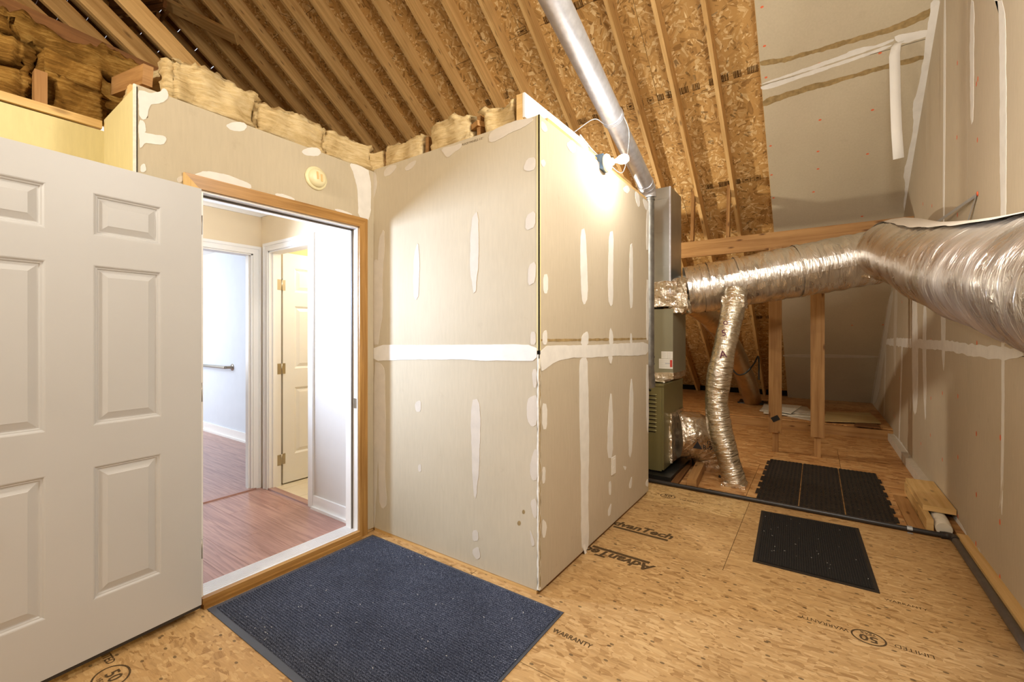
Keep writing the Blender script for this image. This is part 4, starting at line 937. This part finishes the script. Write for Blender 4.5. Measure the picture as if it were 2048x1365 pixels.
# stepped-back bay at the far left
XR_ = -2.943
wb = empty('wall_back', (XR_, 0.3, 0), kind='structure')
box('drywall_sheet', XR_-0.0125, XR_, -4.6, 0.640, 0.02, 2.345, M_DRYY, wb)
lumber('top_plate', (XR_-0.03, -4.6, 2.37), (XR_-0.03, 0.63, 2.37), 0.089, 0.038, (0, 0, 1), M_LUML, wb)
b = MB(); Y = 0.640
prof = [(XR_, 0.02), (XD, 0.02), (XD, 2.41), (XD-0.05, 2.415), (XR_, 2.19)]
prof = [(XR_, 0.02), (XD-0.013, 0.02), (XD-0.013, 2.405), (-2.50, 2.41), (XR_, 2.36)]
top_l = onp(208, 240, (Vector((0, 1, 0)), Y)); top_r = onp(262, 182, (Vector((0, 1, 0)), Y))
prof = [(XR_, 0.02), (XD-0.013, 0.02), (XD-0.013, top_r.z), (top_r.x, top_r.z), (XR_, top_l.z)]
b.poly([(x, Y, z) for x, z in prof]); b.poly([(x, Y+0.0125, z) for x, z in reversed(prof)])
for i in range(5): p, q = prof[i], prof[(i+1) % 5]; b.poly([(p[0], Y, p[1]), (p[0], Y+.0125, p[1]), (q[0], Y+.0125, q[1]), (q[0], Y, q[1])])
b.build('drywall_sheet', M_DRYY, wb)
box('sheet_edge', XD-0.013, XD-0.0005, 0.630, 0.6395, 0.02, 2.42, M_GYP, wb); box('corner_bead', XD-0.002, XD+0.002, 0.6400, 0.6425, 0.9, 2.41, M_GAP, wb)
# oak casing (kept as trim)
def casing(name, pts3, m=M_OAK):
    """mitred flat board given by 4 corners on the wall face, 17 mm proud"""
    mb = MB(); A = [Vector((XD+0.001, y, z)) for y, z in pts3]; B_ = [Vector((XD+0.018, y, z)) for y, z in pts3]
    horiz = abs(pts3[1][0]-pts3[0][0]) > abs(pts3[1][1]-pts3[0][1])
    uv = lambda P: [((p.y, p.z) if horiz else (p.z, p.y)) for p in P]
    mb.poly(B_, uv(B_)); mb.poly(A[::-1], uv(A[::-1]))
    for i in range(4):
        Q = [A[i], A[(i+1) % 4], B_[(i+1) % 4], B_[i]]; mb.poly(Q, uv(Q))
    o = mb.build(name, m, tr1); bev(o, 0.003); return o
tr1 = empty('trim_1', (XD, DY0, 0), kind='structure')
cw = 0.062
casing('head_casing', [(DY0-cw-.02, DZ+cw+.01), (DY0-0.02, DZ+.01), (DY1+.006, DZ+.01), (DY1+cw+.006, DZ+cw+.01)])
casing('side_casing', [(DY1+.006, DZ+.01), (DY1+.006, 0.0), (DY1+cw+.006, 0.0), (DY1+cw+.006, DZ+cw+.01)])
casing('side_casing', [(DY0-cw-.02, DZ+cw+.01), (DY0-cw-.02, 0.0), (DY0-.02, 0.0), (DY0-.02, DZ+.01)], M_LUML)
# white jambs, stops and weatherstrip through the wall
WT = 0.115
jm = empty('trim_2', (XD-0.06, DY1, 0), kind='structure')
box('jamb', XD-WT, XD+0.002, DY1, DY1+0.019, 0.03, DZ+0.019, M_TRIM, jm); box('jamb', XD-WT, XD+0.002, DY0-0.019, DY0, 0.03, DZ+0.019, M_TRIM, jm)
box('jamb', XD-WT, XD+0.002, DY0, DY1, DZ, DZ+0.019, M_TRIM, jm)
box('door_stop', XD-0.095, XD-0.050, DY1-0.012, DY1, 0.03, DZ, M_TRIM, jm); box('door_stop', XD-0.095, XD-0.05, DY0, DY1, DZ-0.012, DZ, M_TRIM, jm)
box('weatherstrip', XD-0.050, XD-0.044, DY1-0.009, DY1-0.001, 0.04, DZ-0.012, M_PIPEG, jm); box('weatherstrip', XD-0.050, XD-0.044, DY0, DY1, DZ-0.009, DZ-0.001, M_PIPEG, jm)
box('hall_casing', XD-WT-0.014, XD-WT, DY1+0.005, DY1+0.07, 0.03, DZ+0.07, M_TRIM, jm); box('hall_casing', XD-WT-0.014, XD-WT, DY0-0.07, DY1+0.07, DZ+0.005, DZ+0.07, M_TRIM, jm)
box('strike_plate', XD-0.036, XD-0.006, DY1-0.0015, DY1+0.001, 0.84, 0.905, M_NICK, jm, bevel=0.001)
th = empty('threshold', (XD, 1.3, 0), 'oak nosed door threshold with ribbed white aluminium sill', 'threshold')
lumber('oak_nosing', (XD+0.012, DY0-0.01, 0.024), (XD+0.012, DY1+0.006, 0.024), 0.030, 0.046, (0, 0, 1), M_OAK, th, bevel=0.005)
lumber('oak_step', (XD+0.032, DY0-0.01, 0.011), (XD+0.032, DY1+0.006, 0.011), 0.016, 0.020, (0, 0, 1), M_OAK, th, bevel=0.003)
sp_ = box('sill_plate', XD-0.12, XD-0.002, DY0, DY1, 0.02, 0.048, M_ALU, th)
mb = MB()
for k in range(9): mb.box(XD-0.112+k*0.011, XD-0.107+k*0.011, DY0, DY1, 0.048, 0.0505)
tag(mb.build('sill_ribs', M_ALU, sp_), kind='stuff')
# smoke detector
sd_ = Vector((XD, 1.478, 2.252))
t = empty('smoke_detector', sd_, 'round off-white smoke detector above the oak door casing', 'detector')
lathe('mounting_ring', [(0.0, 0.0), (0.068, 0.0), (0.069, 0.006), (0.066, 0.012), (0.05, 0.013)], sd_, (1, 0, 0), M_PLASY, t, 40)
lathe('dome', [(0.055, 0.010), (0.054, 0.022), (0.047, 0.034), (0.034, 0.040), (0.0, 0.042)], sd_, (1, 0, 0), M_PLASY, t, 40)
dome_ = bpy.data.objects['dome']
for a, zz in ((-0.011, 0.006), (0.015, -0.002)): lumber('vent_slot', sd_+Vector((0.0415, a, zz-0.02)), sd_+Vector((0.0415, a-0.004, zz+0.022)), 0.006, 0.010, (0, 1, 0), M_LUML, dome_, bevel=0.001)

# ------------------------------------------------------------------ panel doors
def panel_door(name, H, w, n, W, Hh, z0, layout, m, parent=None, th=0.044):
    """face with moulded recessed panels; H hinge corner on the visible face, w along width, n face normal"""
    H = Vector(H); w = Vector(w); n = Vector(n); z = Vector((0, 0, 1))
    P = lambda u, v, d=0.0: H+w*u+z*v+n*d
    us = sorted(set([0, W]+[a for r in layout for a in (r[0], r[1])])); vs = sorted(set([0, Hh]+[a for r in layout for a in (r[2], r[3])]))
    mb = MB()
    for a, b in zip(us, us[1:]):
        for c, d in zip(vs, vs[1:]):
            if any(r[0] <= a < r[1] and r[2] <= c < r[3] for r in layout): continue
            mb.poly([P(a, c), P(b, c), P(b, d), P(a, d)])
    rings = [(0, 0), (0.004, -0.001), (0.009, -0.006), (0.013, -0.0065), (0.017, -0.011), (0.021, -0.011), (0.044, -0.0035), (0.046, -0.0025)]
    for r in layout:
        prev = None
        for off, d in rings:
            cur = [P(r[0]+off, r[2]+off, d), P(r[1]-off, r[2]+off, d), P(r[1]-off, r[3]-off, d), P(r[0]+off, r[3]-off, d)]
            if prev:
                for i in range(4): mb.poly([prev[i], prev[(i+1) % 4], cur[(i+1) % 4], cur[i]])
            prev = cur
        mb.poly(prev)
    mb.poly([P(0, 0, -th), P(0, Hh, -th), P(W, Hh, -th), P(W, 0, -th)])
    for (a, b) in (((0, 0), (W, 0)), ((W, 0), (W, Hh)), ((W, Hh), (0, Hh)), ((0, Hh), (0, 0))):
        mb.poly([P(a[0], a[1]), P(a[0], a[1], -th), P(b[0], b[1], -th), P(b[0], b[1])])
    return mb.build(name, m, parent)
ad = math.radians(4.75); wv = Vector((math.sin(ad), -math.cos(ad), 0)); nv = Vector((math.cos(ad), math.sin(ad), 0)); Hd = Vector((-2.383, 0.863, 0.045))
lay = []
for u0, u1 in ((0.159, 0.385), (0.517, 0.745)):
    for v0, v1 in ((0.267, 0.797), (0.960, 1.597), (1.715, 1.883)): lay.append((u0, u1, v0-0.045, v1-0.045))
d1 = empty('door_1', (-2.40, 0.863, 0.045), kind='structure')
panel_door('door_slab', Hd, wv, nv, 0.904, 1.964, 0.045, lay, M_DOOR, d1)
lumber('door_sweep', Hd+wv*0.0-nv*0.02+Vector((0, 0, -0.010)), Hd+wv*0.90-nv*0.02+Vector((0, 0, -0.010)), 0.03, 0.012, (0, 0, 1), M_BLACK, d1)
for z in (0.25, 1.0, 1.8): lathe('hinge_knuckle', [(0, 0), (0.006, 0), (0.006, 0.09), (0, 0.09)], Hd+Vector((-0.03, 0.009, z-0.045)), (0, 0, 1), M_NICK, d1, 12)
kp = Hd+wv*0.84+Vector((0, 0, 0.90)); lathe('door_knob', [(0.0, 0.0), (0.032, 0.0), (0.030, 0.006), (0.012, 0.012), (0.012, 0.032), (0.026, 0.042), (0.028, 0.055), (0.018, 0.066), (0, 0.068)], kp, nv, M_NICK, d1, 24)

# ------------------------------------------------------------------ hallway and rooms beyond
HZ = 0.03; HXC, HYN = -3.865, 1.842
hf = empty('floor_hall', (-3.2, 1.3, HZ), kind='structure')
def plank(x0, x1, y0, y1):
    b = MB(); b.obox(Vector(((x0+x1)/2, (y0+y1)/2, HZ-0.006)), Vector((1, 0, 0)), Vector((0, 1, 0)), Vector((0, 0, 1)), x1-x0-0.0012, y1-y0-0.0012, 0.012); b.build('laminate_plank', M_LAM, hf)
y = -0.2; i = 0
while y < HYN:
    x = XD-0.10; o_ = (i*0.47) % 1.1
    xs = [x]; xx = x-0.3-o_
    while xx > HXC: xs.append(xx); xx -= 1.2
    xs.append(HXC)
    for a, b_ in zip(xs, xs[1:]): plank(b_, a, y, min(y+0.125, HYN))
    y += 0.125; i += 1
y = 0.3; i = 0
while y < 2.5:
    xs = [HXC-0.04]; xx = HXC-0.7-(i*0.43) % 1.1
    while xx > -8.4: xs.append(xx); xx -= 1.2
    xs.append(-8.4)
    for a, b_ in zip(xs, xs[1:]): plank(b_, a, y, min(y+0.125, 2.5))
    y += 0.125; i += 1
box('subfloor', -8.5, XD-0.11, -2.2, 4.0, -0.012, HZ-0.0125, M_LUMD, hf)
lumber('transition_strip', (HXC, 0.9, HZ+0.004), (HXC, 1.79, HZ+0.004), 0.045, 0.010, (0, 0, 1), M_LAM, hf, bevel=0.003)
lumber('transition_strip', (-3.78, HYN+0.02, HZ+0.005), (-3.10, HYN+0.02, HZ+0.005), 0.05, 0.012, (0, 0, 1), M_LAM, hf, bevel=0.004)
for a in range(5):
    for c in range(7): 
        box('bath_tile', -3.92+a*0.27, -3.92+a*0.27+0.267, HYN+0.045+c*0.33, HYN+0.045+c*0.33+0.327, HZ-0.010, HZ+0.001, M_TILE, hf)
# walls: hall north wall with bathroom door opening, hall west wall with bedroom opening
BX0, BX1, BZ = -3.755, -3.135, 2.02+HZ-0.03
wn = empty('wall_hall_north', (-3.2, HYN, HZ), kind='structure')
box('wall_section', BX1, XD-0.02, HYN, HYN+0.10, HZ, 2.43, M_HALLG, wn); box('wall_section', HXC-0.10, BX0, HYN, HYN+0.10, HZ, 2.43, M_HALLW, wn)
box('wall_section', BX0, BX1, HYN, HYN+0.10, BZ, 2.43, M_HALLW, wn)
ww = empty('wall_hall_west', (HXC, 1.0, HZ), kind='structure')
WY0, WY1, WZ = 0.92, 1.775, 2.0
box('wall_section', HXC-0.10, HXC, WY1, HYN, HZ, 2.43, M_HALLW, ww); box('wall_section', HXC-0.10, HXC, WY0, WY1, WZ, 2.43, M_HALLW, ww)
box('wall_section', HXC-0.10, HXC, -2.2, WY0, HZ, 2.43, M_HALLW, ww)
we = empty('wall_hall_shell', (-3.2, -2.2, HZ), kind='structure')
box('wall_section', HXC, XD-0.1, -2.3, -2.2, HZ, 2.43, M_HALLW, we)
box('wall_section', XR_-0.06, XR_-0.04, -2.2, 0.62, HZ, 2.34, M_HALLW, we); box('wall_section', XR_-0.06, XD-0.12, 0.66, 0.68, HZ, 2.34, M_HALLW, we); box('wall_section', XD-0.12, XD-0.105, 0.66, DY0-0.02, HZ, 2.43, M_HALLW, we); box('wall_section', XD-0.12, XD-0.105, DY1+0.02, HYN, HZ, 2.43, M_HALLG, we); box('wall_section', XD-0.12, XD-0.105, DY0-0.02, DY1+0.02, DZ+0.02, 2.43, M_HALLW, we)
# the stepped bay cuts into the hall, so the hall east wall follows it
hc = empty('ceiling_hall', (-3.2, 0, 2.40), kind='structure')
box('ceiling_panel', -8.5, XD-0.02, 0.66, 4.6, 2.40, 2.42, M_CEILW, hc); box('ceiling_panel', -8.5, XR_-0.10, -2.3, 0.66, 2.40, 2.42, M_CEILW, hc)
# crown moulding
def crown(parent, p0, p1, nrm):
    p0, p1, nrm = Vector(p0), Vector(p1), Vector(nrm); prof = [(0.0, -0.085), (0.012, -0.085), (0.016, -0.066), (0.040, -0.034), (0.058, -0.016), (0.070, -0.012), (0.070, 0.0)]
    G = [[p+nrm*a+Vector((0, 0, b)) for a, b in prof] for p in (p0, p1)]; mb = MB(); mb.grid(G); return mb.build('crown_moulding', M_TRIM, parent)
crown(hc, (HXC, -2.2, 2.40), (HXC, HYN, 2.40), (1, 0, 0)); crown(hc, (HXC, HYN, 2.40), (XD-0.1, HYN, 2.40), (0, -1, 0))
def frame3(parent, axis, fixed, a0, a1, z0, z1, outn, cwid=0.062, th=0.016, jam=0.10):
    """casing round an opening in a wall; axis 'x' or 'y' is the running direction"""
    def bx_(n, u0, u1, v0, v1, d0, d1):
        if axis == 'x': box(n, u0, u1, min(fixed+outn*d0, fixed+outn*d1), max(fixed+outn*d0, fixed+outn*d1), v0, v1, M_TRIM, parent)
        else: box(n, min(fixed+outn*d0, fixed+outn*d1), max(fixed+outn*d0, fixed+outn*d1), u0, u1, v0, v1, M_TRIM, parent)
    for s, e in ((a0, -1), (a1, 1)):
        lo, hi = sorted((s-e*0.004, s+e*cwid*0.62)); bx_('side_casing', lo, hi, z0, z1+cwid*0.62, 0, th*0.7)
        lo, hi = sorted((s+e*cwid*0.62, s+e*cwid)); bx_('casing_bead', lo, hi, z0, z1+cwid, 0, th)
        lo, hi = sorted((s-e*0.016, s)); bx_('jamb', lo, hi, z0, z1, -jam, 0)
        lo, hi = sorted((s-e*0.027, s-e*0.016)); bx_('stop', lo, hi, z0, z1, -jam*0.62, -jam*0.28)
    bx_('head_casing', a0+0.004, a1-0.004, z1-0.004, z1+cwid*0.62, 0, th*0.7); bx_('casing_bead', a0-cwid*0.62, a1+cwid*0.62, z1+cwid*0.62, z1+cwid, 0, th)
    bx_('jamb', a0, a1, z1-0.016, z1, -jam, 0)
t3 = empty('trim_3', (-3.45, HYN, HZ), kind='structure'); frame3(t3, 'x', HYN, BX0, BX1, HZ, BZ, -1)
t4 = empty('trim_4', (HXC, 1.35, HZ), kind='structure'); frame3(t4, 'y', HXC, WY0, WY1, HZ, WZ, 1, 0.060)
bn = box('baseboard_hall', BX1+0.062, XD-0.12, HYN-0.014, HYN, HZ, HZ+0.095, M_TRIM); tag(bn, kind='structure'); bev(bn, 0.004)
sh = box('baseboard_hall', BX1+0.062, XD-0.12, HYN-0.030, HYN-0.014, HZ, HZ+0.018, M_TRIM); tag(sh, kind='structure'); bev(sh, 0.006)
# bathroom door, open inwards, with hinges
bd0 = empty('door_2', (-3.77, HYN+0.10, HZ), kind='structure')
lay2 = [(0.10, 0.285, 0.235, 0.82), (0.10, 0.285, 0.98, 1.53), (0.10, 0.285, 1.65, 1.86), (0.385, 0.56, 0.235, 0.82), (0.385, 0.56, 0.98, 1.53), (0.385, 0.56, 1.65, 1.86)]
panel_door('door_slab', (-3.758, HYN+0.125, HZ+0.012), (0.02, 0.9998, 0), (0.9998, -0.02, 0), 0.62, 1.985, 0, lay2, M_TRIM, bd0, 0.035)
for z in (0.21, 0.985, 1.70):
    box('hinge_leaf', -3.740, -3.7375, HYN+0.062, HYN+0.100, z, z+0.09, M_NICK, bd0); lathe('hinge_knuckle', [(0, 0), (0.007, 0), (0.007, 0.09), (0, 0.09)], (-3.746, HYN+0.108, z), (0, 0, 1), M_NICK, bd0, 12)
    box('hinge_leaf', -3.757, -3.7545, HYN+0.115, HYN+0.145, z, z+0.09, M_NICK, bd0)
wbt = empty('wall_bath', (-3.9, 3.0, HZ), kind='structure')
box('wall_section', -3.93, -2.55, 4.1, 4.2, HZ, 2.4, M_BATHW, wbt); box('wall_section', -3.97, -3.93, HYN+0.1, 4.2, HZ, 2.4, M_BATHW, wbt); box('wall_section', -2.62, -2.52, HYN+0.1, 4.2, HZ, 2.4, M_BATHW, wbt)
# bedroom with the blue-white far wall and handrail
BY = 2.50
wbr = empty('wall_bedroom', (-6.0, BY, HZ), kind='structure')
box('wall_section', -8.4, -3.98, BY, BY+0.06, HZ, 2.4, M_BLUEW, wbr); box('wall_section', -8.46, -8.4, -2.2, BY, HZ, 2.4, M_BLUEW, wbr); box('wall_section', -8.4, HXC-0.1, -2.3, -2.2, HZ, 2.4, M_BLUEW, wbr)
box('wall_section', -3.985, -3.975, HYN, BY, HZ, 2.4, M_BLUEW, wbr); box('wall_section', HXC-0.11, HXC-0.10, -2.2, WY0, HZ, 2.4, M_BLUEW, wbr)
q = box('baseboard_bedroom', -8.4, -3.99, BY-0.016, BY, HZ, HZ+0.11, M_TRIM); tag(q, kind='structure'); bev(q, 0.006)
q = box('baseboard_bedroom', -8.4, -3.99, BY-0.034, BY-0.016, HZ, HZ+0.022, M_TRIM); tag(q, kind='structure'); bev(q, 0.006)
gb = empty('grab_bar', (-6.4, BY, 0.91), 'brushed steel grab bar on the pale blue wall beyond the doorway', 'rail')
tubeo('bar', [(-7.6, BY-0.075, 0.915), (-6.13, BY-0.075, 0.915), (-6.02, BY-0.07, 0.915), (-5.98, BY-0.02, 0.915), (-5.98, BY, 0.915)], 0.018, M_NICK, gb, 16, 40)
lathe('wall_flange', [(0, 0), (0.042, 0), (0.042, 0.006), (0, 0.006)], (-5.98, BY, 0.915), (0, -1, 0), M_NICK, gb, 20)

# ------------------------------------------------------------------ outer shell (gables, rear wall) so the attic is closed
sh_ = empty('wall_gable', (-12.8, 0, 0), kind='structure')
box('osb_sheet', -13.0, -12.95, -8.6, 10.2, -0.3, 7.3, M_LUMD, sh_); 
box('osb_sheet', -13.0, 1.0, 9.95, 10.3, -0.3, 1.0, M_GAP, sh_)
wrr = empty('wall_rear', (-1, -4.6, 0), kind='structure')
box('drywall_sheet', -13, 1.0, -4.66, -4.6, -0.1, 4.6, M_DRY, wrr)

# ------------------------------------------------------------------ insulation batts
def batt(p0, p1, depth_dir, w, h, m, lbl, group, seed, amp=0.035, nx=34, ny=12, nz=14, fuzz=1.0, topslope=0.0):
    """lumpy batt from p0 to p1 (bottom front edge), depth w along depth_dir, height h"""
    p0, p1 = Vector(p0), Vector(p1); a = p1-p0; L = a.length; ax = a.normalized(); dd = Vector(depth_dir).normalized()
    bm = bmesh.new(); bmesh.ops.create_cube(bm, size=1.0)
    bm.free()
    V = {}; verts = []; faces = []
    nx = max(6, int(L/0.013)); ny = max(4, int(min(w, 0.45)/0.025)); nz = max(6, int(h/0.011))
    def vid(i, j, k):
        key = (i, j, k)
        if key not in V:
            u, v, t = i/nx, j/ny, k/nz
            p = p0+ax*(u*L)+dd*(v*w)+Vector((0, 0, 1))*(t*h)
            hh = 1+0.22*noise.noise(Vector((u*L*5+seed, v*w*5, 0)))+topslope*(u-0.5)
            p.z = p0.z+(p1.z-p0.z)*u+t*h*hh
            c = Vector((2*u-1, 2*v-1, 2*t-1)); e = max(abs(c.x), abs(c.y), abs(c.z))
            rr = sum(1 for q in c if abs(q) > 0.9)
            nn = (ax*c.x*(abs(c.x) > 0.99)+dd*c.y*(abs(c.y) > 0.99)+Vector((0, 0, 1))*c.z*(abs(c.z) > 0.99))
            q = p*1.0
            d = noise.noise(q*9+Vector((seed, 0, 0)))*amp+noise.noise(Vector((q.x*22, q.y*22, q.z*60))+Vector((0, seed, 0)))*amp*0.30+noise.noise(q*75)*amp*0.16
            if t > 0.9: d += (max(0, noise.noise(q*22+Vector((seed, 5, 0))))*1.2+abs(noise.noise(q*60))*0.4)*amp*fuzz
            if rr >= 2: d -= amp*0.5
            if t < 0.05: d = min(d, 0)*0.2 if abs(c.z) > .99 and rr == 1 else d*0.4
            V[key] = len(verts); verts.append(p+nn*d)
        return V[key]
    for i in range(nx):
        for j in range(ny):
            faces.append((vid(i, j, 0), vid(i, j+1, 0), vid(i+1, j+1, 0), vid(i+1, j, 0))); faces.append((vid(i, j, nz), vid(i+1, j, nz), vid(i+1, j+1, nz), vid(i, j+1, nz)))
    for i in range(nx):
        for k in range(nz):
            faces.append((vid(i, 0, k), vid(i+1, 0, k), vid(i+1, 0, k+1), vid(i, 0, k+1))); faces.append((vid(i, ny, k), vid(i, ny, k+1), vid(i+1, ny, k+1), vid(i+1, ny, k)))
    for j in range(ny):
        for k in range(nz):
            faces.append((vid(0, j, k), vid(0, j, k+1), vid(0, j+1, k+1), vid(0, j+1, k))); faces.append((vid(nx, j, k), vid(nx, j+1, k), vid(nx, j+1, k+1), vid(nx, j, k+1)))
    o = mesh('insulation_batt', verts, faces, m, None, smooth=True, base=p0)
    return tag(o, lbl, 'insulation', group)
G1 = 'cream fibreglass batts above the walls'
zt = 2.425
batt((XD-0.02, 0.77, zt), (XD-0.02, 1.16, zt), (-1, 0, 0), 0.40, 0.20, M_INS, 'tall fluffy cream batt end above the left part of the door wall', G1, 1.3, 0.04, topslope=-0.25)
batt((XD-0.02, 1.15, zt), (XD-0.02, 1.56, zt), (-1, 0, 0), 0.40, 0.165, M_INS, 'cream batt above the oak casing, left of the detector', G1, 4.1, 0.03)
batt((XD-0.02, 1.55, zt), (XD-0.02, 1.90, zt), (-1, 0, 0), 0.40, 0.165, M_INS, 'cream batt above the smoke detector beside the inner corner', G1, 7.7, 0.03)
batt((XD+0.06, YB+0.035, zt+.01), (-2.02, YB+0.035, zt+.01), (0, 1, 0), 0.9, 0.145, M_INS, 'leftmost cream batt on top of the box front', G1, 11.3, 0.028)
batt((-1.98, YB+0.035, zt+.01), (-1.63, YB+0.035, zt+.01), (0, 1, 0), 0.9, 0.17, M_INS, 'bulging cream batt in the middle of the box top', G1, 15.9, 0.032)
batt((-1.54, YB+0.06, zt+.01), (-1.33, YB+0.06, zt+.01), (0, 1, 0), 0.9, 0.15, M_INS, 'small cream batt beside the blocking board end', G1, 19.1, 0.035)
batt((XD-0.03, YB-0.03, zt), (XD+0.05, YB+0.03, zt), (-0.2, 1, 0), 0.3, 0.14, M_INS, 'sliver of cream batt in the inner wall corner', G1, 23.5, 0.015)
for i, (x, lb) in enumerate(((-2.0, 'joist end showing between the two widest box-top batts'), (-1.585, 'joist end with a white mark right of the bulging batt'), (-2.385, 'narrow joist end beside the inner corner batt'))):
    j = lumber('joist', (x, YB+0.055, zt+0.065), (x, YF, zt+0.065), 0.026, 0.14 if i != 1 else 0.165, (0, 0, 1), M_LUMB); tag(j, 'pine '+lb, 'joist', 'ceiling joists on the box')
jj = lumber('joist', (-1.62, YB+0.05, zt+0.10), (-1.42, 2.5, zt+0.14), 0.09, 0.03, (0, 0, 1), M_LUMB); tag(jj, 'flat pine offcut lying across the box-top batts', 'board')
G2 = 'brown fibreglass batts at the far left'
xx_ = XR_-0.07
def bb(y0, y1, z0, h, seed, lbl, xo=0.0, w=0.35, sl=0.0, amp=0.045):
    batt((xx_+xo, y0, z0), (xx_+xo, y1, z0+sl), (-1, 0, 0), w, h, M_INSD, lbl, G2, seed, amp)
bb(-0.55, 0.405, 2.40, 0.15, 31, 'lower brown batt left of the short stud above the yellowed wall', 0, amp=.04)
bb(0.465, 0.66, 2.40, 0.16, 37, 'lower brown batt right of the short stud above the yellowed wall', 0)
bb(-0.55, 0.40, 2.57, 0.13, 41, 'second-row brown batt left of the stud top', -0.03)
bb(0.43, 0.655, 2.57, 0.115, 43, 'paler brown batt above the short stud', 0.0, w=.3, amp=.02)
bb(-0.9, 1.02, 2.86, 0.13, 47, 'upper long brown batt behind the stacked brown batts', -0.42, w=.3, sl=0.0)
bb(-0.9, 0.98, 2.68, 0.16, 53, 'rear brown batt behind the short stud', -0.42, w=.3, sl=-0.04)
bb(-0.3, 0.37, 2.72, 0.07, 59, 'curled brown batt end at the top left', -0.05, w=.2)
ld = lumber('sloping_header', (-3.62, 0.20, 3.12), (-3.62, 1.15, 3.05), 0.04, 0.09, (0, 0, 1), M_LUMD); tag(ld, 'dark header board above the brown batts at the upper left', 'board')
stb = lumber('short_stud', (XR_-0.05, 0.425, 2.39), (XR_-0.05, 0.425, 2.55), 0.06, 0.042, (0, 1, 0), M_LUMB); tag(stb, 'short pine stud between the brown batts', 'stud')
h1 = lumber('header_board', (-3.05, 0.71, 2.63), (-2.56, 0.71, 2.53), 0.038, 0.09, (0, 0, 1), M_LUMB); tag(h1, 'pine header board behind the brown batts near the corner', 'board')
h2 = lumber('stud_stub', (-2.60, 0.68, 2.30), (-2.60, 0.68, 2.47), 0.038, 0.06, (0, 1, 0), M_LUML); tag(h2, 'stud stub poking above the yellowed return wall', 'stud')
q = batt((-2.90, 0.68, 2.36), (-2.70, 0.68, 2.42), (0, 1, 0), 0.16, 0.10, M_INS, 'cream batt scrap behind the yellowed return wall', G1, 63, 0.02)

# ------------------------------------------------------------------ lower roof framing at the upper left
CR2 = 3.52
def roof2(x, y, off=0.0): return Vector((x, y, (CR2-y*NR.y)/NR.z))+NR*off
G3 = 'slanting lower rafters at the upper left'
for i, (x, lb) in enumerate(((-4.06, 'wide slanting rafter ending at the cream batt'), (-4.45, 'slanting rafter second from the cream batt'), (-4.85, 'slanting rafter third from the cream batt'), (-5.26, 'slanting rafter at the upper left corner behind the brown batts'))):
    r_ = lumber('lower_rafter', roof2(x, -0.6, 0.07), roof2(x, 1.40, 0.07), 0.038, 0.14, NR, M_LUM); tag(r_, lb, 'rafter', G3)
PL1, PL2, PL3 = (NR, CR-0.14), (NR, CR-0.34), (NR, CR-0.24)
dg = lumber('diagonal_brace', onp(306, -6, PL1), onp(474, 78, PL1), 0.15, 0.05, NR, M_LUM); tag(dg, 'orange pine board crossing diagonally under the upper left rafters', 'brace')
for i, (a, b_) in enumerate((((222, 8), (322, -6)), ((215, 26), (330, 8)), ((235, 48), (316, 34)))):
    r_ = lumber('collar_board', onp(*a, PL2), onp(*b_, PL2), 0.04, 0.10, (0, 0, 1), M_LUMD)
    tag(r_, ('upper', 'middle', 'lower')[i]+' dark collar board between the slanting rafters', 'board', 'dark collar boards')
sb = lumber('short_brace', onp(334, 24, PL3), onp(300, 66, PL3), 0.03, 0.06, NR, M_LUMD); tag(sb, 'small grey-brown brace beside the diagonal board', 'brace')

# ------------------------------------------------------------------ loose paper tape hanging from the sloped ceiling
tp = MB(); G = []
for i, (x, y) in enumerate([(1799, 84), (1792, 92), (1789, 110), (1790, 150), (1791, 200), (1793, 260), (1797, 318)]):
    c_ = onp(x, y, (Vector((0, 1, 0)), 4.73)); wdt = 0.034 if i > 1 else 0.030
    G.append([c_+Vector((-wdt, 0.003*math.sin(i), 0)), c_+Vector((wdt, -0.004*math.sin(i*1.3), 0.004*(i == 6)))])
tp.grid(G); o = tp.build('loose_tape', M_TAPE, None, smooth=True, base=G[0][0]); tag(o, 'white paper joint tape strip hanging loose from the sloped drywall', 'tape')
md = o.modifiers.new('solid', 'SOLIDIFY'); md.thickness = 0.0006
